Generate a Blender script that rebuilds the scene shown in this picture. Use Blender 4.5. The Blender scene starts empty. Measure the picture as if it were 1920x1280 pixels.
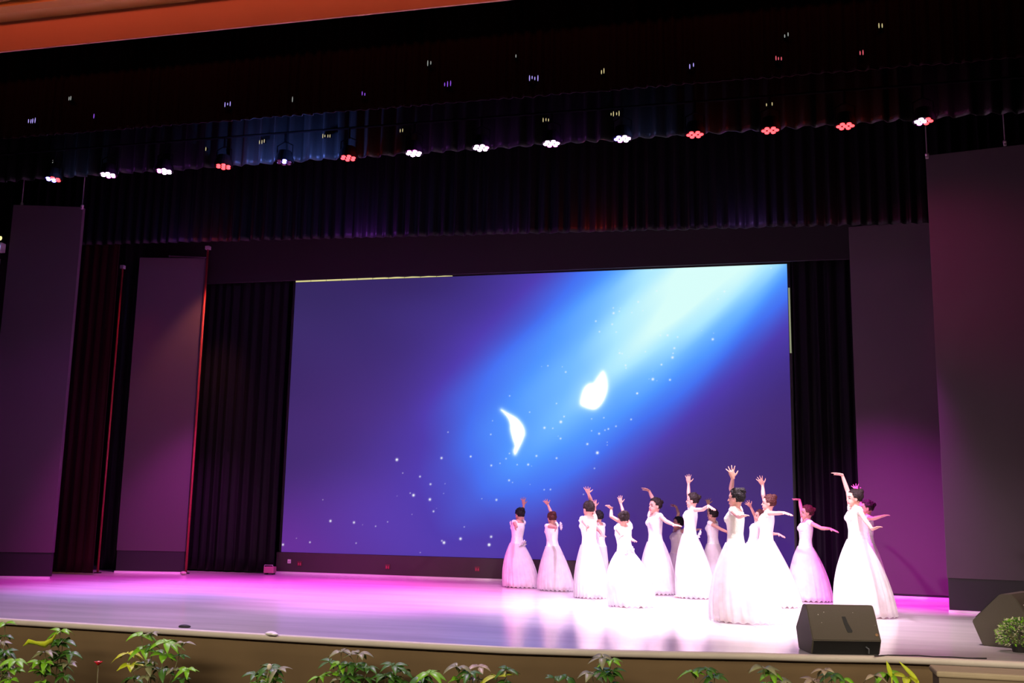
import bpy, bmesh, math, random
import numpy as np
from mathutils import Vector, Matrix
from mathutils import noise as mnoise
SC = bpy.context.scene
COL = SC.collection
random.seed(7)
PI = math.pi
V = Vector

# ------------------------------------------------------------------ camera
EYE = V((0, 0, 1.28)); FPX = 1912.7
yaw, pit, rol = map(math.radians, (13.781, 9.450, 1.035))
cy, sy, cp, sp, cr, sr = math.cos(yaw), math.sin(yaw), math.cos(pit), math.sin(pit), math.cos(rol), math.sin(rol)
FW = V((-sy * cp, cy * cp, sp)); _rt = V((cy, sy, 0)); _up = _rt.cross(FW)
RT = cr * _rt + sr * _up; UP = -sr * _rt + cr * _up
cd = bpy.data.cameras.new('camera'); cam = bpy.data.objects.new('camera', cd); COL.objects.link(cam)
cd.sensor_width = 36; cd.lens = 36 * FPX / 1920; cd.clip_end = 200
cam.matrix_world = Matrix(((RT.x, UP.x, -FW.x, EYE.x), (RT.y, UP.y, -FW.y, EYE.y), (RT.z, UP.z, -FW.z, EYE.z), (0, 0, 0, 1)))
SC.camera = cam


def ray(x, y):
    return (FW * FPX + RT * (x - 960) - UP * (y - 640)).normalized()


def at(x, y, Y):
    d = ray(x, y); return EYE + d * ((Y - EYE.y) / d.y)


def ground(x, y, z=0.0):
    d = ray(x, y); return EYE + d * ((z - EYE.z) / d.z)


def reach(px, S, L, far):
    """point on the sight line through px at distance L from S"""
    d = ray(*px); w = EYE - S; b = d.dot(w); c = w.dot(w) - L * L; q = b * b - c
    if q <= 0: return EYE + d * (-b)
    return EYE + d * (-b + (1 if far else -1) * math.sqrt(q))


# ------------------------------------------------------------------ view, world, lights
SC.view_settings.view_transform = 'Standard'; SC.view_settings.look = 'None'
SC.view_settings.exposure = 0; SC.view_settings.gamma = 1; SC.view_settings.use_curve_mapping = False
w = bpy.data.worlds.new('hall_dark'); SC.world = w; w.use_nodes = True
w.node_tree.nodes['Background'].inputs[0].default_value = (.9, .6, .6, 1)
w.node_tree.nodes['Background'].inputs[1].default_value = .004


def spot(name, loc, target, power, color, cone, blend=.6, size=.12):
    l = bpy.data.lights.new(name, 'SPOT'); l.energy = power; l.color = color
    l.spot_size = math.radians(cone); l.spot_blend = blend; l.shadow_soft_size = size
    o = bpy.data.objects.new(name, l); COL.objects.link(o); o.location = loc
    o.rotation_euler = (V(target) - V(loc)).to_track_quat('-Z', 'Y').to_euler(); return o


def area(name, loc, target, power, color, sx, sy_):
    l = bpy.data.lights.new(name, 'AREA'); l.energy = power; l.color = color; l.shape = 'RECTANGLE'; l.size = sx; l.size_y = sy_
    o = bpy.data.objects.new(name, l); COL.objects.link(o); o.location = loc
    o.rotation_euler = (V(target) - V(loc)).to_track_quat('-Z', 'Y').to_euler(); return o


def point(name, loc, power, color, size=.05):
    l = bpy.data.lights.new(name, 'POINT'); l.energy = power; l.color = color; l.shadow_soft_size = size
    o = bpy.data.objects.new(name, l); COL.objects.link(o); o.location = loc; return o


# dancers: front-of-house follow wash, plus overhead wash through the borders
spot('front_wash_light', (3.4, -1.0, 6.2), (-.9, 15.0, .9), 4600, (1, .90, .88), 19, .55, .25)
spot('overhead_wash_light', (-2.9, 14.9, 6.4), (-3.0, 15.8, 0), 2500, (1, .55, 1), 56, .8)
spot('overhead_wash_light', (-.9, 13.0, 6.2), (-1.0, 14.2, 0), 4200, (1, .74, 1), 62, .8)
spot('overhead_wash_light', (.9, 12.0, 6.3), (.5, 13.4, 0), 3000, (1, .80, .86), 54, .8)
spot('side_wash_light', (4.6, 13.0, 4.6), (-1.4, 15.2, .8), 1500, (1, .55, .95), 42, .7)
spot('overhead_wash_light', (-.4, 15.9, 5.6), (-1.1, 15.5, .4), 1500, (1, .72, .95), 60, .9)  # added fill over the back row, which the front dancers shade
spot('side_wash_light', (-6.2, 12.6, 5.0), (-.6, 15.4, .9), 2400, (1, .70, .95), 40, .7)  # added fill from the left to lift the dancers behind others
# magenta and blue wash on the empty half of the floor
for X, Y, c, p in ((-10.4, 15.2, (1, .04, .80), 3600), (-9.0, 14.4, (.55, .30, 1), 4200), (-7.9, 16.2, (1, .05, .85), 6000), (-6.0, 16.0, (1, .08, .62), 6500), (-5.2, 14.2, (1, .25, .95), 5200)):
    spot('floor_wash_light', (X, 14.3, 6.3), (X, Y, 0), p, c, 50, 1)
spot('floor_wash_light', (-8.5, 13.2, 6.3), (-8.3, 11.7, 0), 2200, (.80, .50, 1), 80, 1)
spot('floor_wash_light', (-4.2, 12.6, 6.3), (-4.2, 11.4, 0), 1800, (.9, .60, 1), 80, 1)
spot('floor_wash_light', (1.3, 16.7, 5.5), (2.3, 16.8, 0), 2600, (1, .05, .75), 40, 1)
spot('floor_wash_light', (1.9, 12.2, 6.3), (1.9, 12.2, 0), 500, (1, .50, .55), 72, 1)
# added spots standing in for coloured bounce on the masking flats
spot('flat_bounce_fill', (.6, 14.6, 6.0), (2.3, 18.2, -.8), 4400, (.80, .03, .80), 46, 1)
spot('flat_bounce_fill', (-7.6, 15.0, 5.6), (-10.75, 17.87, 1.1), 2300, (.90, .08, .85), 30, 1)
spot('flat_bounce_fill', (-8.8, 13.2, 6.0), (-12.4, 15.6, 2.2), 260, (.55, .10, .75), 44, 1)
spot('flat_bounce_fill', (-1.0, 13.4, 6.1), (2.5, 15.7, 4.9), 480, (1, .05, .34), 40, 1)
# house light spilling on the stage front, and the coral cove light above the arch
h = area('house_light', (-2.5, 5.4, 1.9), (-2.5, 10.0, -.35), 120, (1, .84, .62), 16, .4); h.data.spread = math.radians(75)
h = area('house_light', (2.2, 6.5, 3.2), (1.6, 11.0, .3), 11, (1, .84, .66), 2.0, .6); h.data.spread = math.radians(60)
h = area('cove_light', (-4.5, 9.2, 8.6), (-4.5, 11.3, 8.5), 46, (1, .20, .10), 14, .3); h.data.spread = math.radians(110)


# ------------------------------------------------------------------ materials
def lin(c):
    return tuple(((x / 255) / 12.92 if x / 255 <= .04045 else (((x / 255) + .055) / 1.055) ** 2.4) for x in c)


MATS = {}


def mat(name, rgb, rough=.6, metal=0, sheen=0, bump=0, bscale=20, var=0, vscale=5, trans=0, alpha=1, spec=.5, coat=0):
    if name in MATS: return MATS[name]
    m = bpy.data.materials.new(name); m.use_nodes = True; nt = m.node_tree; b = nt.nodes['Principled BSDF']
    b.inputs['Base Color'].default_value = (*rgb, 1); b.inputs['Roughness'].default_value = rough
    b.inputs['Metallic'].default_value = metal; b.inputs['Specular IOR Level'].default_value = spec
    b.inputs['Coat Weight'].default_value = coat
    if sheen: b.inputs['Sheen Weight'].default_value = sheen
    if trans: b.inputs['Transmission Weight'].default_value = trans
    if alpha < 1: b.inputs['Alpha'].default_value = alpha
    tc = nt.nodes.new('ShaderNodeTexCoord')
    if var:
        n = nt.nodes.new('ShaderNodeTexNoise'); n.inputs['Scale'].default_value = vscale; n.inputs['Detail'].default_value = 4
        nt.links.new(tc.outputs['Object'], n.inputs['Vector'])
        mx = nt.nodes.new('ShaderNodeMix'); mx.data_type = 'RGBA'
        mx.inputs['A'].default_value = (*[c * (1 - var) for c in rgb], 1); mx.inputs['B'].default_value = (*[min(1, c * (1 + var)) for c in rgb], 1)
        nt.links.new(n.outputs['Fac'], mx.inputs['Factor']); nt.links.new(mx.outputs['Result'], b.inputs['Base Color'])
    if bump:
        n = nt.nodes.new('ShaderNodeTexNoise'); n.inputs['Scale'].default_value = bscale; n.inputs['Detail'].default_value = 3
        nt.links.new(tc.outputs['Object'], n.inputs['Vector'])
        bp = nt.nodes.new('ShaderNodeBump'); bp.inputs['Strength'].default_value = bump; bp.inputs['Distance'].default_value = .02
        nt.links.new(n.outputs['Fac'], bp.inputs['Height']); nt.links.new(bp.outputs['Normal'], b.inputs['Normal'])
    MATS[name] = m; return m


def emit(name, rgb, s=1):
    if name in MATS: return MATS[name]
    m = bpy.data.materials.new(name); m.use_nodes = True; nt = m.node_tree; b = nt.nodes['Principled BSDF']
    b.inputs['Base Color'].default_value = (.02, .02, .02, 1)
    b.inputs['Emission Color'].default_value = (*rgb, 1); b.inputs['Emission Strength'].default_value = s
    MATS[name] = m; return m


# ------------------------------------------------------------------ mesh helpers
def link(name, me, m=None, parent=None, smooth=False, mods=()):
    o = bpy.data.objects.new(name, me); COL.objects.link(o)
    if m is not None:
        for q in (m if isinstance(m, (list, tuple)) else [m]): me.materials.append(q)
    if smooth: me.polygons.foreach_set('use_smooth', [True] * len(me.polygons))
    if parent is not None: o.parent = parent
    return o


def obj(name, bm, m=None, parent=None, smooth=False):
    me = bpy.data.meshes.new(name); bm.normal_update(); bm.to_mesh(me); bm.free()
    return link(name, me, m, parent, smooth)


def tag(o, label=None, cat=None, group=None, kind=None):
    if label: o['label'] = label
    if cat: o['category'] = cat
    if group: o['group'] = group
    if kind: o['kind'] = kind
    return o


def empty(name, loc=(0, 0, 0), rz=0):
    o = bpy.data.objects.new(name, None); COL.objects.link(o); o.location = loc; o.rotation_euler = (0, 0, rz); o.empty_display_size = .1
    return o


def box(bm, a, b, bev=0):
    x0, y0, z0 = a; x1, y1, z1 = b
    vs = [bm.verts.new(p) for p in ((x0, y0, z0), (x1, y0, z0), (x1, y1, z0), (x0, y1, z0), (x0, y0, z1), (x1, y0, z1), (x1, y1, z1), (x0, y1, z1))]
    fs = [bm.faces.new([vs[i] for i in f]) for f in ((0, 3, 2, 1), (4, 5, 6, 7), (0, 1, 5, 4), (1, 2, 6, 5), (2, 3, 7, 6), (3, 0, 4, 7))]
    if bev:
        es = {e for f in fs for e in f.edges}
        bmesh.ops.bevel(bm, geom=list(es), offset=bev, segments=2, affect='EDGES', profile=.5)
    return vs


def frame(d, hint=V((0, 0, 1))):
    d = V(d).normalized(); s = d.cross(hint)
    if s.length < 1e-3: s = d.cross(V((1, 0, 0)))
    s.normalize(); return d, s, s.cross(d).normalized()


def rings(bm, rs, n=16, cap=True):
    """rs: list of (center, axisA, axisB) - lofts ellipses"""
    loops = []
    for c, a, b in rs:
        loops.append([bm.verts.new(V(c) + V(a) * math.cos(2 * PI * i / n) + V(b) * math.sin(2 * PI * i / n)) for i in range(n)])
    for l0, l1 in zip(loops, loops[1:]):
        for i in range(n):
            j = (i + 1) % n; bm.faces.new((l0[i], l0[j], l1[j], l1[i]))
    if cap: bm.faces.new(loops[0][::-1]); bm.faces.new(loops[-1])
    return loops


def tube(bm, pts, rad, n=10, cap=True):
    pts = [V(p) for p in pts]; rs = []; prev = None
    if not isinstance(rad, (list, tuple)): rad = [rad] * len(pts)
    for i, p in enumerate(pts):
        d = (pts[min(i + 1, len(pts) - 1)] - pts[max(i - 1, 0)])
        if d.length < 1e-6: d = V((0, 0, 1))
        d.normalize()
        if prev is None: _, s, u = frame(d)
        else:
            u = prev - d * prev.dot(d); u.normalize(); s = d.cross(u)
        prev = u; rs.append((p, s * rad[i], u * rad[i]))
    return rings(bm, rs, n, cap)


def ellip(bm, c, ax, ay, az, n=16, m=10):
    """closed ellipsoid with axis vectors"""
    c, ax, ay, az = V(c), V(ax), V(ay), V(az)
    top = bm.verts.new(c + az); bot = bm.verts.new(c - az); L = []
    for k in range(1, m):
        t = PI * k / m
        L.append([bm.verts.new(c + az * math.cos(t) + (ax * math.cos(2 * PI * i / n) + ay * math.sin(2 * PI * i / n)) * math.sin(t)) for i in range(n)])
    for i in range(n):
        j = (i + 1) % n
        bm.faces.new((top, L[0][i], L[0][j])); bm.faces.new((bot, L[-1][j], L[-1][i]))
        for a, b in zip(L, L[1:]): bm.faces.new((a[i], b[i], b[j], a[j]))


def ball(bm, c, r, n=12): ellip(bm, c, (r, 0, 0), (0, r, 0), (0, 0, r), n, n // 2 + 2)


def caps(bm, p0, r0, p1, r1, n=12):
    p0, p1 = V(p0), V(p1); d = (p1 - p0); l = d.length; d = d / l; _, s, u = frame(d)
    rs = []
    for k in range(5):
        a = PI / 2 * (1 - k / 4) * .98; rs.append((p0 - d * r0 * math.sin(a), s * r0 * math.cos(a), u * r0 * math.cos(a)))
    for k in range(5):
        a = PI / 2 * (k / 4) * .98; rs.append((p1 + d * r1 * math.sin(a), s * r1 * math.cos(a), u * r1 * math.cos(a)))
    rings(bm, rs, n)


def remeshed(bm, size, smooth=2):
    me = bpy.data.meshes.new('tmp'); bm.normal_update(); bm.to_mesh(me); bm.free()
    o = bpy.data.objects.new('tmp', me); COL.objects.link(o)
    r = o.modifiers.new('r', 'REMESH'); r.mode = 'VOXEL'; r.voxel_size = size; r.use_smooth_shade = True
    s = o.modifiers.new('s', 'SMOOTH'); s.iterations = smooth; s.factor = .5
    dg = bpy.context.evaluated_depsgraph_get()
    out = bpy.data.meshes.new_from_object(o.evaluated_get(dg), depsgraph=dg)
    bpy.data.objects.remove(o); bpy.data.meshes.remove(me); out.polygons.foreach_set('use_smooth', [True] * len(out.polygons))
    return out


# ------------------------------------------------------------------ setting: floor, fascia, walls
def floor_mat():
    m = bpy.data.materials.new('stage_floor_vinyl'); m.use_nodes = True; nt = m.node_tree; b = nt.nodes['Principled BSDF']
    tc = nt.nodes.new('ShaderNodeTexCoord'); mp = nt.nodes.new('ShaderNodeMapping'); mp.inputs['Scale'].default_value = (.35, 2.2, 1)
    nt.links.new(tc.outputs['Object'], mp.inputs['Vector'])
    n = nt.nodes.new('ShaderNodeTexNoise'); n.inputs['Scale'].default_value = 1.4; n.inputs['Detail'].default_value = 6
    nt.links.new(mp.outputs['Vector'], n.inputs['Vector'])
    cr_ = nt.nodes.new('ShaderNodeValToRGB'); cr_.color_ramp.elements[0].position = .3; cr_.color_ramp.elements[1].position = .75
    cr_.color_ramp.elements[0].color = (.46, .43, .44, 1); cr_.color_ramp.elements[1].color = (.60, .56, .57, 1)
    nt.links.new(n.outputs['Fac'], cr_.inputs['Fac']); nt.links.new(cr_.outputs['Color'], b.inputs['Base Color'])
    b.inputs['Roughness'].default_value = .16; b.inputs['Specular IOR Level'].default_value = .6
    mp2 = nt.nodes.new('ShaderNodeMapping'); mp2.inputs['Scale'].default_value = (1, 9, 1); nt.links.new(tc.outputs['Object'], mp2.inputs['Vector'])
    n2 = nt.nodes.new('ShaderNodeTexNoise'); n2.inputs['Scale'].default_value = 2.2; n2.inputs['Detail'].default_value = 2
    nt.links.new(mp2.outputs['Vector'], n2.inputs['Vector'])
    bp = nt.nodes.new('ShaderNodeBump'); bp.inputs['Strength'].default_value = .12; bp.inputs['Distance'].default_value = .01
    nt.links.new(n2.outputs['Fac'], bp.inputs['Height']); nt.links.new(bp.outputs['Normal'], b.inputs['Normal'])
    return m


M_floor = floor_mat()
M_trim = mat('stage_edge_trim', lin((205, 195, 185)), .55, var=.15, vscale=3)
M_fasc = mat('fascia_cloth_brown', lin((108, 88, 62)), .95, bump=.6, bscale=3, var=.25, vscale=1.3)
M_black = mat('black_paint', (.012, .011, .013), .85)
edge_px = [(-260, 1142), (0, 1160), (200, 1172), (400, 1184), (633, 1197.5), (942, 1213.5), (1100, 1218.5), (1233, 1222), (1400, 1225), (1537, 1229), (1660, 1231), (1762, 1235), (1912, 1242), (2150, 1254)]
edge = [ground(*p) for p in edge_px]
print('edge', [(round(p.x, 2), round(p.y, 2)) for p in edge])
XL, XR, YB = -17.0, 8.5, 21.5
outline = [V((XL, edge[0].y + .3, 0))] + edge + [V((XR, edge[-1].y, 0))]


def slab(name, pts, yb, z0, z1, m):
    bm = bmesh.new(); n = len(pts); pl = pts + [V((pts[-1].x, yb, 0)), V((pts[0].x, yb, 0))]
    t = [bm.verts.new((p.x, p.y, z1)) for p in pl]; b = [bm.verts.new((p.x, p.y, z0)) for p in pl]
    bm.faces.new(t); bm.faces.new(b[::-1])
    for i in range(len(pl)): j = (i + 1) % len(pl); bm.faces.new((b[i], b[j], t[j], t[i]))
    return obj(name, bm, m)


tag(slab('floor', [p + V((0, .07, 0)) for p in outline], YB, -.05, 0, M_floor), kind='structure')
# rounded nosing along the edge
bm = bmesh.new(); tube(bm, [p + V((0, .05, -.028)) for p in outline], .036, 10)
for v in bm.verts:
    v.co.z = max(-.066, min(.004, v.co.z))
tag(obj('trim_1', bm, M_trim, smooth=True), kind='structure')
# fascia with soft hanging folds
bm = bmesh.new(); cols = []
dens = []
for a, b in zip(outline, outline[1:]):
    k = max(2, int((b - a).length / .08))
    dens += [a.lerp(b, i / k) for i in range(k)]
dens.append(outline[-1])
for i, p in enumerate(dens):
    col_ = []
    for z in (-.06, -.2, -.4, -.6, -.8, -1.0, -1.15):
        f = .02 + .035 * abs(z) * (mnoise.noise(V((p.x * 2.3, z * .4, 0))) + .5 * mnoise.noise(V((p.x * 6, z * .3, 4))))
        col_.append(bm.verts.new((p.x, p.y + .075 + f, z)))
    cols.append(col_)
for a, b in zip(cols, cols[1:]):
    for i in range(6): bm.faces.new((a[i], a[i + 1], b[i + 1], b[i]))
o = tag(obj('trim_2', bm, M_fasc, smooth=True), kind='structure'); o.modifiers.new('s', 'SOLIDIFY').thickness = .03
bm = bmesh.new(); box(bm, (XL, -2, -1.2), (XR, YB, -1.1)); tag(obj('floor_hall', bm, mat('hall_carpet', (.05, .03, .025), .95, var=.3, vscale=8)), kind='structure')
bm = bmesh.new(); box(bm, (XL - .2, 11, -1.1), (XL, YB, 10)); tag(obj('wall_left', bm, M_black), kind='structure')
bm = bmesh.new(); box(bm, (XR, 11, -1.1), (XR + .2, YB, 10)); tag(obj('wall_right', bm, M_black), kind='structure')
bm = bmesh.new(); box(bm, (XL, YB, -1.1), (XR, YB + .2, 10)); tag(obj('wall_back', bm, M_black), kind='structure')
bm = bmesh.new(); box(bm, (XL, 11.4, 9.8), (XR, YB, 10)); tag(obj('ceiling', bm, M_black), kind='structure')
# proscenium header: coral painted face with a tan cornice above
zh = at(400, 56, 11.3).z; zc = at(100, 14, 11.1).z
print('header z', zh, zc, at(0, 100, 11.3), at(958, 2, 11.3))
M_plaster = mat('coral_plaster', lin((235, 170, 140)), .7, var=.08, vscale=1)
bm = bmesh.new(); box(bm, (XL, 11.3, zh), (XR, 11.33, 10)); tag(obj('wall_header', bm, M_plaster), kind='structure')
bm = bmesh.new()
prof = [(11.3, zc - .02), (11.10, zc), (11.02, zc + .05), (11.02, zc + .12), (10.8, zc + .14), (10.75, zc + .6), (11.3, zc + .6)]
a = [bm.verts.new((XL, y, z)) for y, z in prof]; b = [bm.verts.new((XR, y, z)) for y, z in prof]
for i in range(len(prof)): j = (i + 1) % len(prof); bm.faces.new((a[i], b[i], b[j], a[j]))
bm.faces.new(a); bm.faces.new(b[::-1])
tag(obj('trim_3', bm, mat('tan_cornice', lin((240, 190, 105)), .6)), kind='structure')


# ------------------------------------------------------------------ curtains
def curtain(name, x0, x1, Y, z0, z1, m, label, lam=.22, amp=.05, zfun=None, seed=0, cat='curtain', group=None):
    bm = bmesh.new(); nx = int(abs(x1 - x0) / lam * 9); cols = []
    zs = [0, .03, .12, .3, .5, .75, 1]
    for i in range(nx + 1):
        x = x0 + (x1 - x0) * i / nx
        ph = 2 * PI * x / lam + 3.2 * mnoise.noise(V((x * .9, seed, 0))) + 1.5 * mnoise.noise(V((x * 3, seed, 7)))
        A = amp * (.65 + .6 * mnoise.noise(V((x * 1.3, seed, 3))))
        zb = z0 + (zfun(x) if zfun else 0) + .012 * mnoise.noise(V((x * 2, seed, 9)))
        c = []
        for t in zs:
            q = A * (1.15 - .5 * t) * (math.sin(ph + .25 * math.sin(t * 3 + x)) + .25 * math.sin(2.3 * ph))
            c.append(bm.verts.new((x, Y + q, zb + (z1 - zb) * t)))
        cols.append(c)
    for a, b in zip(cols, cols[1:]):
        for i in range(len(zs) - 1): bm.faces.new((a[i], b[i], b[i + 1], a[i + 1]))
    o = obj(name, bm, m, smooth=True); s = o.modifiers.new('s', 'SOLIDIFY'); s.thickness = .008
    return tag(o, label, cat, group)


M_maroon = mat('maroon_velvet', (.0095, .0017, .0020), .7, sheen=.02, spec=.06, bump=.2, bscale=60)
M_velvet = mat('black_velvet', (.0032, .0030, .0042), .5, sheen=.015, spec=.12, bump=.2, bscale=60)
M_velvet2 = mat('dark_green_black_velvet', (.011, .012, .012), .42, sheen=.04, spec=.2, bump=.2, bscale=60)
M_redvel = mat('dark_red_velvet', (.016, .001, .0018), .6, sheen=.03, spec=.1, bump=.2, bscale=60)
Y1, Y2, Y3, Y4 = 11.75, 13.05, 16.25, 18.7
zb1 = at(605, 212, Y1).z; zb2 = at(902, 279, Y2).z; zb3 = at(900, 441, Y3).z
print('valance z', zb1, zb2, zb3, at(0, 261, Y1).z, at(1484, 147, Y1).z, at(0, 340, Y2).z, at(1472, 239, Y2).z, at(272, 475, Y3).z, at(1595, 427, Y3).z)
curtain('valance', -15.5, 7.5, Y1, zb1, zh + .5, M_maroon, 'maroon pleated front valance hanging under the coral arch', seed=1, lam=.15, amp=.03, cat='valance')
curtain('valance', -15.5, 7.5, Y2, zb2, 9.0, M_velvet2, 'black pleated valance right behind the row of glowing lamps', seed=2, lam=.24, amp=.06, cat='valance')
curtain('valance', -15.8, 7.5, Y3, zb3, 9.2, M_velvet, 'deep black pleated border behind the lamp row above the screen', seed=3, lam=.2, amp=.05, cat='valance', zfun=lambda x: -.022 * (x + 4))
# flat border directly above the screen
ST = at(556, 524, 18.95).z
bm = bmesh.new(); box(bm, (-15, 18.46, at(900, 512, 18.48).z), (6.5, 18.52, 9.2)); tag(obj('border_cloth', bm, mat('border_cloth_black', (.007, .004, .006), .9)),
    'flat black masking cloth directly above the big screen', 'border cloth')
# legs either side of the screen
pL0, pL1 = ground(345, 1074), ground(527, 1077)
curtain('leg_curtain', at(352, 1000, Y4).x - 1.2, at(531, 800, Y4).x - .05, Y4, .03, 9.1, M_velvet, 'tall black pleated leg curtain on the left edge of the screen', seed=5, lam=.2, amp=.05)
curtain('leg_curtain', at(1489, 800, Y4).x + .03, at(1640, 800, Y4).x + 1.5, Y4, .03, 9, M_velvet, 'tall black pleated leg curtain on the right edge of the screen', seed=6, lam=.22, amp=.06)
curtain('leg_curtain', at(70, 1070, 16.6).x, at(182, 1076, 16.9).x, 16.75, .03, 9, M_redvel, 'dark red pleated leg curtain between the two left masking flats', seed=7, lam=.2, amp=.04)
curtain('leg_curtain', at(186, 1074, 17.9).x - .2, at(225, 1070, 18.2).x + .25, 18.15, .03, 9, M_velvet2, 'black green leg curtain behind the thin red lit edge on the left', seed=8, lam=.2, amp=.04)


# ------------------------------------------------------------------ masking flats
M_flat = mat('charcoal_flat_cloth', (.066, .048, .056), .85, bump=.1, bscale=200)
M_band = mat('black_flat_plinth', (.012, .010, .012), .7)
M_alu = mat('bare_aluminium', (.60, .58, .55), .35, metal=.6)
M_tape_strip = mat('white_tape_and_strip', (.8, .76, .78), .6)  # shared by the tape lump and the pale base strips


def flat(p0, p1, ztop, zband, label, tilt=0):
    p0, p1 = V((p0.x, p0.y, 0)), V((p1.x, p1.y, 0)); d = p1 - p0; L = d.length
    e = empty('masking_flat', p0, math.atan2(d.y, d.x)); tag(e, label, 'masking flat')
    bm = bmesh.new(); box(bm, (0, 0, zband), (L, .12, ztop), .004); obj('cloth_panel', bm, M_flat, e)
    bm = bmesh.new(); box(bm, (.01, .01, .03), (L - .01, .12, zband), .004); obj('plinth', bm, M_band, e)
    bm = bmesh.new(); box(bm, (0, -.03, .0), (L, .02, .028)); obj('pale_base_strip', bm, M_tape_strip, e)  # pale strip added along the foot of the flat
    return e, L


a, b = ground(-46, 1082), ground(93, 1084); z = at(155, 388, b.y).z
eL1, _ = flat(a, b, z, at(60, 1036, (a.y + b.y) / 2).z, 'charcoal masking flat at the far left edge of the stage')
LP = b
a, b = ground(215, 1072.5), ground(344, 1075); z2 = at(388, 484, b.y).z
eL2, L2 = flat(a, b, z2, at(280, 1032, b.y).z, 'charcoal masking flat second from the left, pink glow near its right upright')
P2 = b
a, b = ground(1779, 1147), ground(1990, 1158); z3 = at(1732, 292, a.y).z
eR1, _ = flat(a, b, z3, at(1800, 1084, a.y).z, 'large charcoal masking flat nearest the right edge, behind the cornered monitor')
R1 = a
a, b = ground(1617, 1117), ground(1800, 1125); z4 = at(1600, 425, a.y).z
eR2, _ = flat(a, b, z4, .06, 'purple lit masking flat behind the rightmost dancers')
R2 = a
print('flats', LP, P2, R1, R2, z, z2, z3, z4)


def upright(p, z0, z1, r, m, label, name='upright_pole', top=None):
    e = empty(name, (p.x, p.y, z0)); tag(e, label, 'pole')
    bm = bmesh.new(); tube(bm, [(0, 0, 0), (0, 0, z1 - z0)], r, 10); obj('pole', bm, m, e, True)
    bm = bmesh.new(); box(bm, (-.05, -.05, 0), (.05, .05, .02), .004); obj('base_plate', bm, M_band, e)
    bm = bmesh.new(); box(bm, (-r * 2, -r * 2, z1 - z0 - .05), (r * 2, r * 2, z1 - z0 + .02), .004); obj('clamp', bm, M_alu, e)
    return e


M_pink = mat('pale_enamel_upright', (.75, .60, .55), .5); M_redlit = mat('red_lit_upright', (.26, .018, .02), .6)  # red side light is painted into the second material's base colour
upright(P2 + V((.06, -.02, 0)), 0, z2 + .22, .022, M_redlit, 'pale upright pole on the right edge of the second left flat, glowing red')
q = at(183, 1073, 17.2)
upright(V((q.x, 17.2, 0)), 0, 5.9, .020, M_redlit, 'thin red lit curtain edge shaped as a pole beside the dark red leg curtain')  # curtain edge caught by red side light, built as a pole
spot('red_wing_light', (P2.x + .9, P2.y - .5, 6.4), (P2.x + .05, P2.y, 4.0), 420, (1, .30, .18), 50, .7)
spot('red_wing_light', (q.x + .8, 16.9, 6.3), (q.x, 17.2, 2.5), 40, (1, .05, .06), 55, .7)
# cross bar over flat 2
bm = bmesh.new(); pa, pb = at(318, 480, P2.y), at(386, 483, P2.y)
tube(bm, [pa, pb], .012, 8); ball(bm, pa, .02)
tag(obj('cross_bar', bm, M_alu), 'thin bright metal bar across the top of the second left flat', 'bar')


def cable(px0, px1, Y, label, r=.009):
    p0, p1 = at(*px0, Y), at(*px1, Y); p1.x = p0.x if abs(p1.x - p0.x) < .2 else p1.x
    e = empty('hanging_cable', p0); tag(e, label, 'cable')
    bm = bmesh.new(); tube(bm, [(0, 0, 9.82 - p0.z), (0, 0, 0)], r, 6); obj('wire', bm, M_alu, e)
    bm = bmesh.new(); ball(bm, (0, 0, 0), .03); box(bm, (-.02, -.02, -.06), (.02, .02, 0), .004); obj('hook', bm, M_alu, e)
    return e


cable((41, 382), (41, 336), 15.35, 'hanging steel cable above the far left flat, the outer one')
cable((154, 386), (156, 336), 15.35, 'hanging steel cable above the right corner of the far left flat')
cable((1738, 290), (1738, 235), R1.y - .2, 'hanging steel cable above the left corner of the large right flat')
cable((1884, 266), (1884, 220), R1.y - .2, 'hanging steel cable above the large right flat, close to the frame edge')
# small fixture on a boom at the far left
p = at(2, 465, 15.2); e = empty('boom_light', (p.x, p.y, 0)); tag(e, 'blue glowing lamp clamped to a pale boom pole at the far left edge', 'stage light')
bm = bmesh.new(); tube(bm, [(-.02, 0, .02), (-.02, 0, 5.6)], .025); obj('pole', bm, M_pink, e, True)
bm = bmesh.new(); ellip(bm, (0, -.08, p.z), (.035, 0, 0), (0, .03, 0), (0, 0, .05)); obj('lens', bm, emit('lamp_blue_white', (.35, .45, 1), 5), e, True)
bm = bmesh.new(); box(bm, (-.05, -.07, p.z - .08), (.05, .06, p.z + .09), .01); obj('housing', bm, M_alu, e)
bm = bmesh.new(); ellip(bm, (.01, -.05, p.z + .17), (.03, 0, 0), (0, .02, 0), (0, 0, .04)); obj('indicator', bm, emit('lamp_yellow', (1, .85, .35), 1.2), e, True)

# ------------------------------------------------------------------ LED wall
YS = 19.0
TL, TR, BL, BR = at(556, 528, YS), at(1473.5, 497, YS), at(527, 1035, YS), at(1492, 1062, YS)
sx0, sx1 = (TL.x + BL.x) / 2, (TR.x + at(1492, 1033, YS).x) / 2
sz1 = (TL.z + TR.z) / 2; sz0 = (at(526, 1034.5, YS).z + at(943, 1046, YS).z) / 2
print('screen', sx0, sx1, sz0, sz1, TL, TR, BL)
screen = empty('screen', ((sx0 + sx1) / 2, YS, 0)); tag(screen, 'huge glowing stage screen showing a blue light beam, stars and white petals', 'screen')
scx = (sx0 + sx1) / 2


def uv_of(x, y):
    p = at(x, y, YS); return np.array((p.x, p.z))


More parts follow.
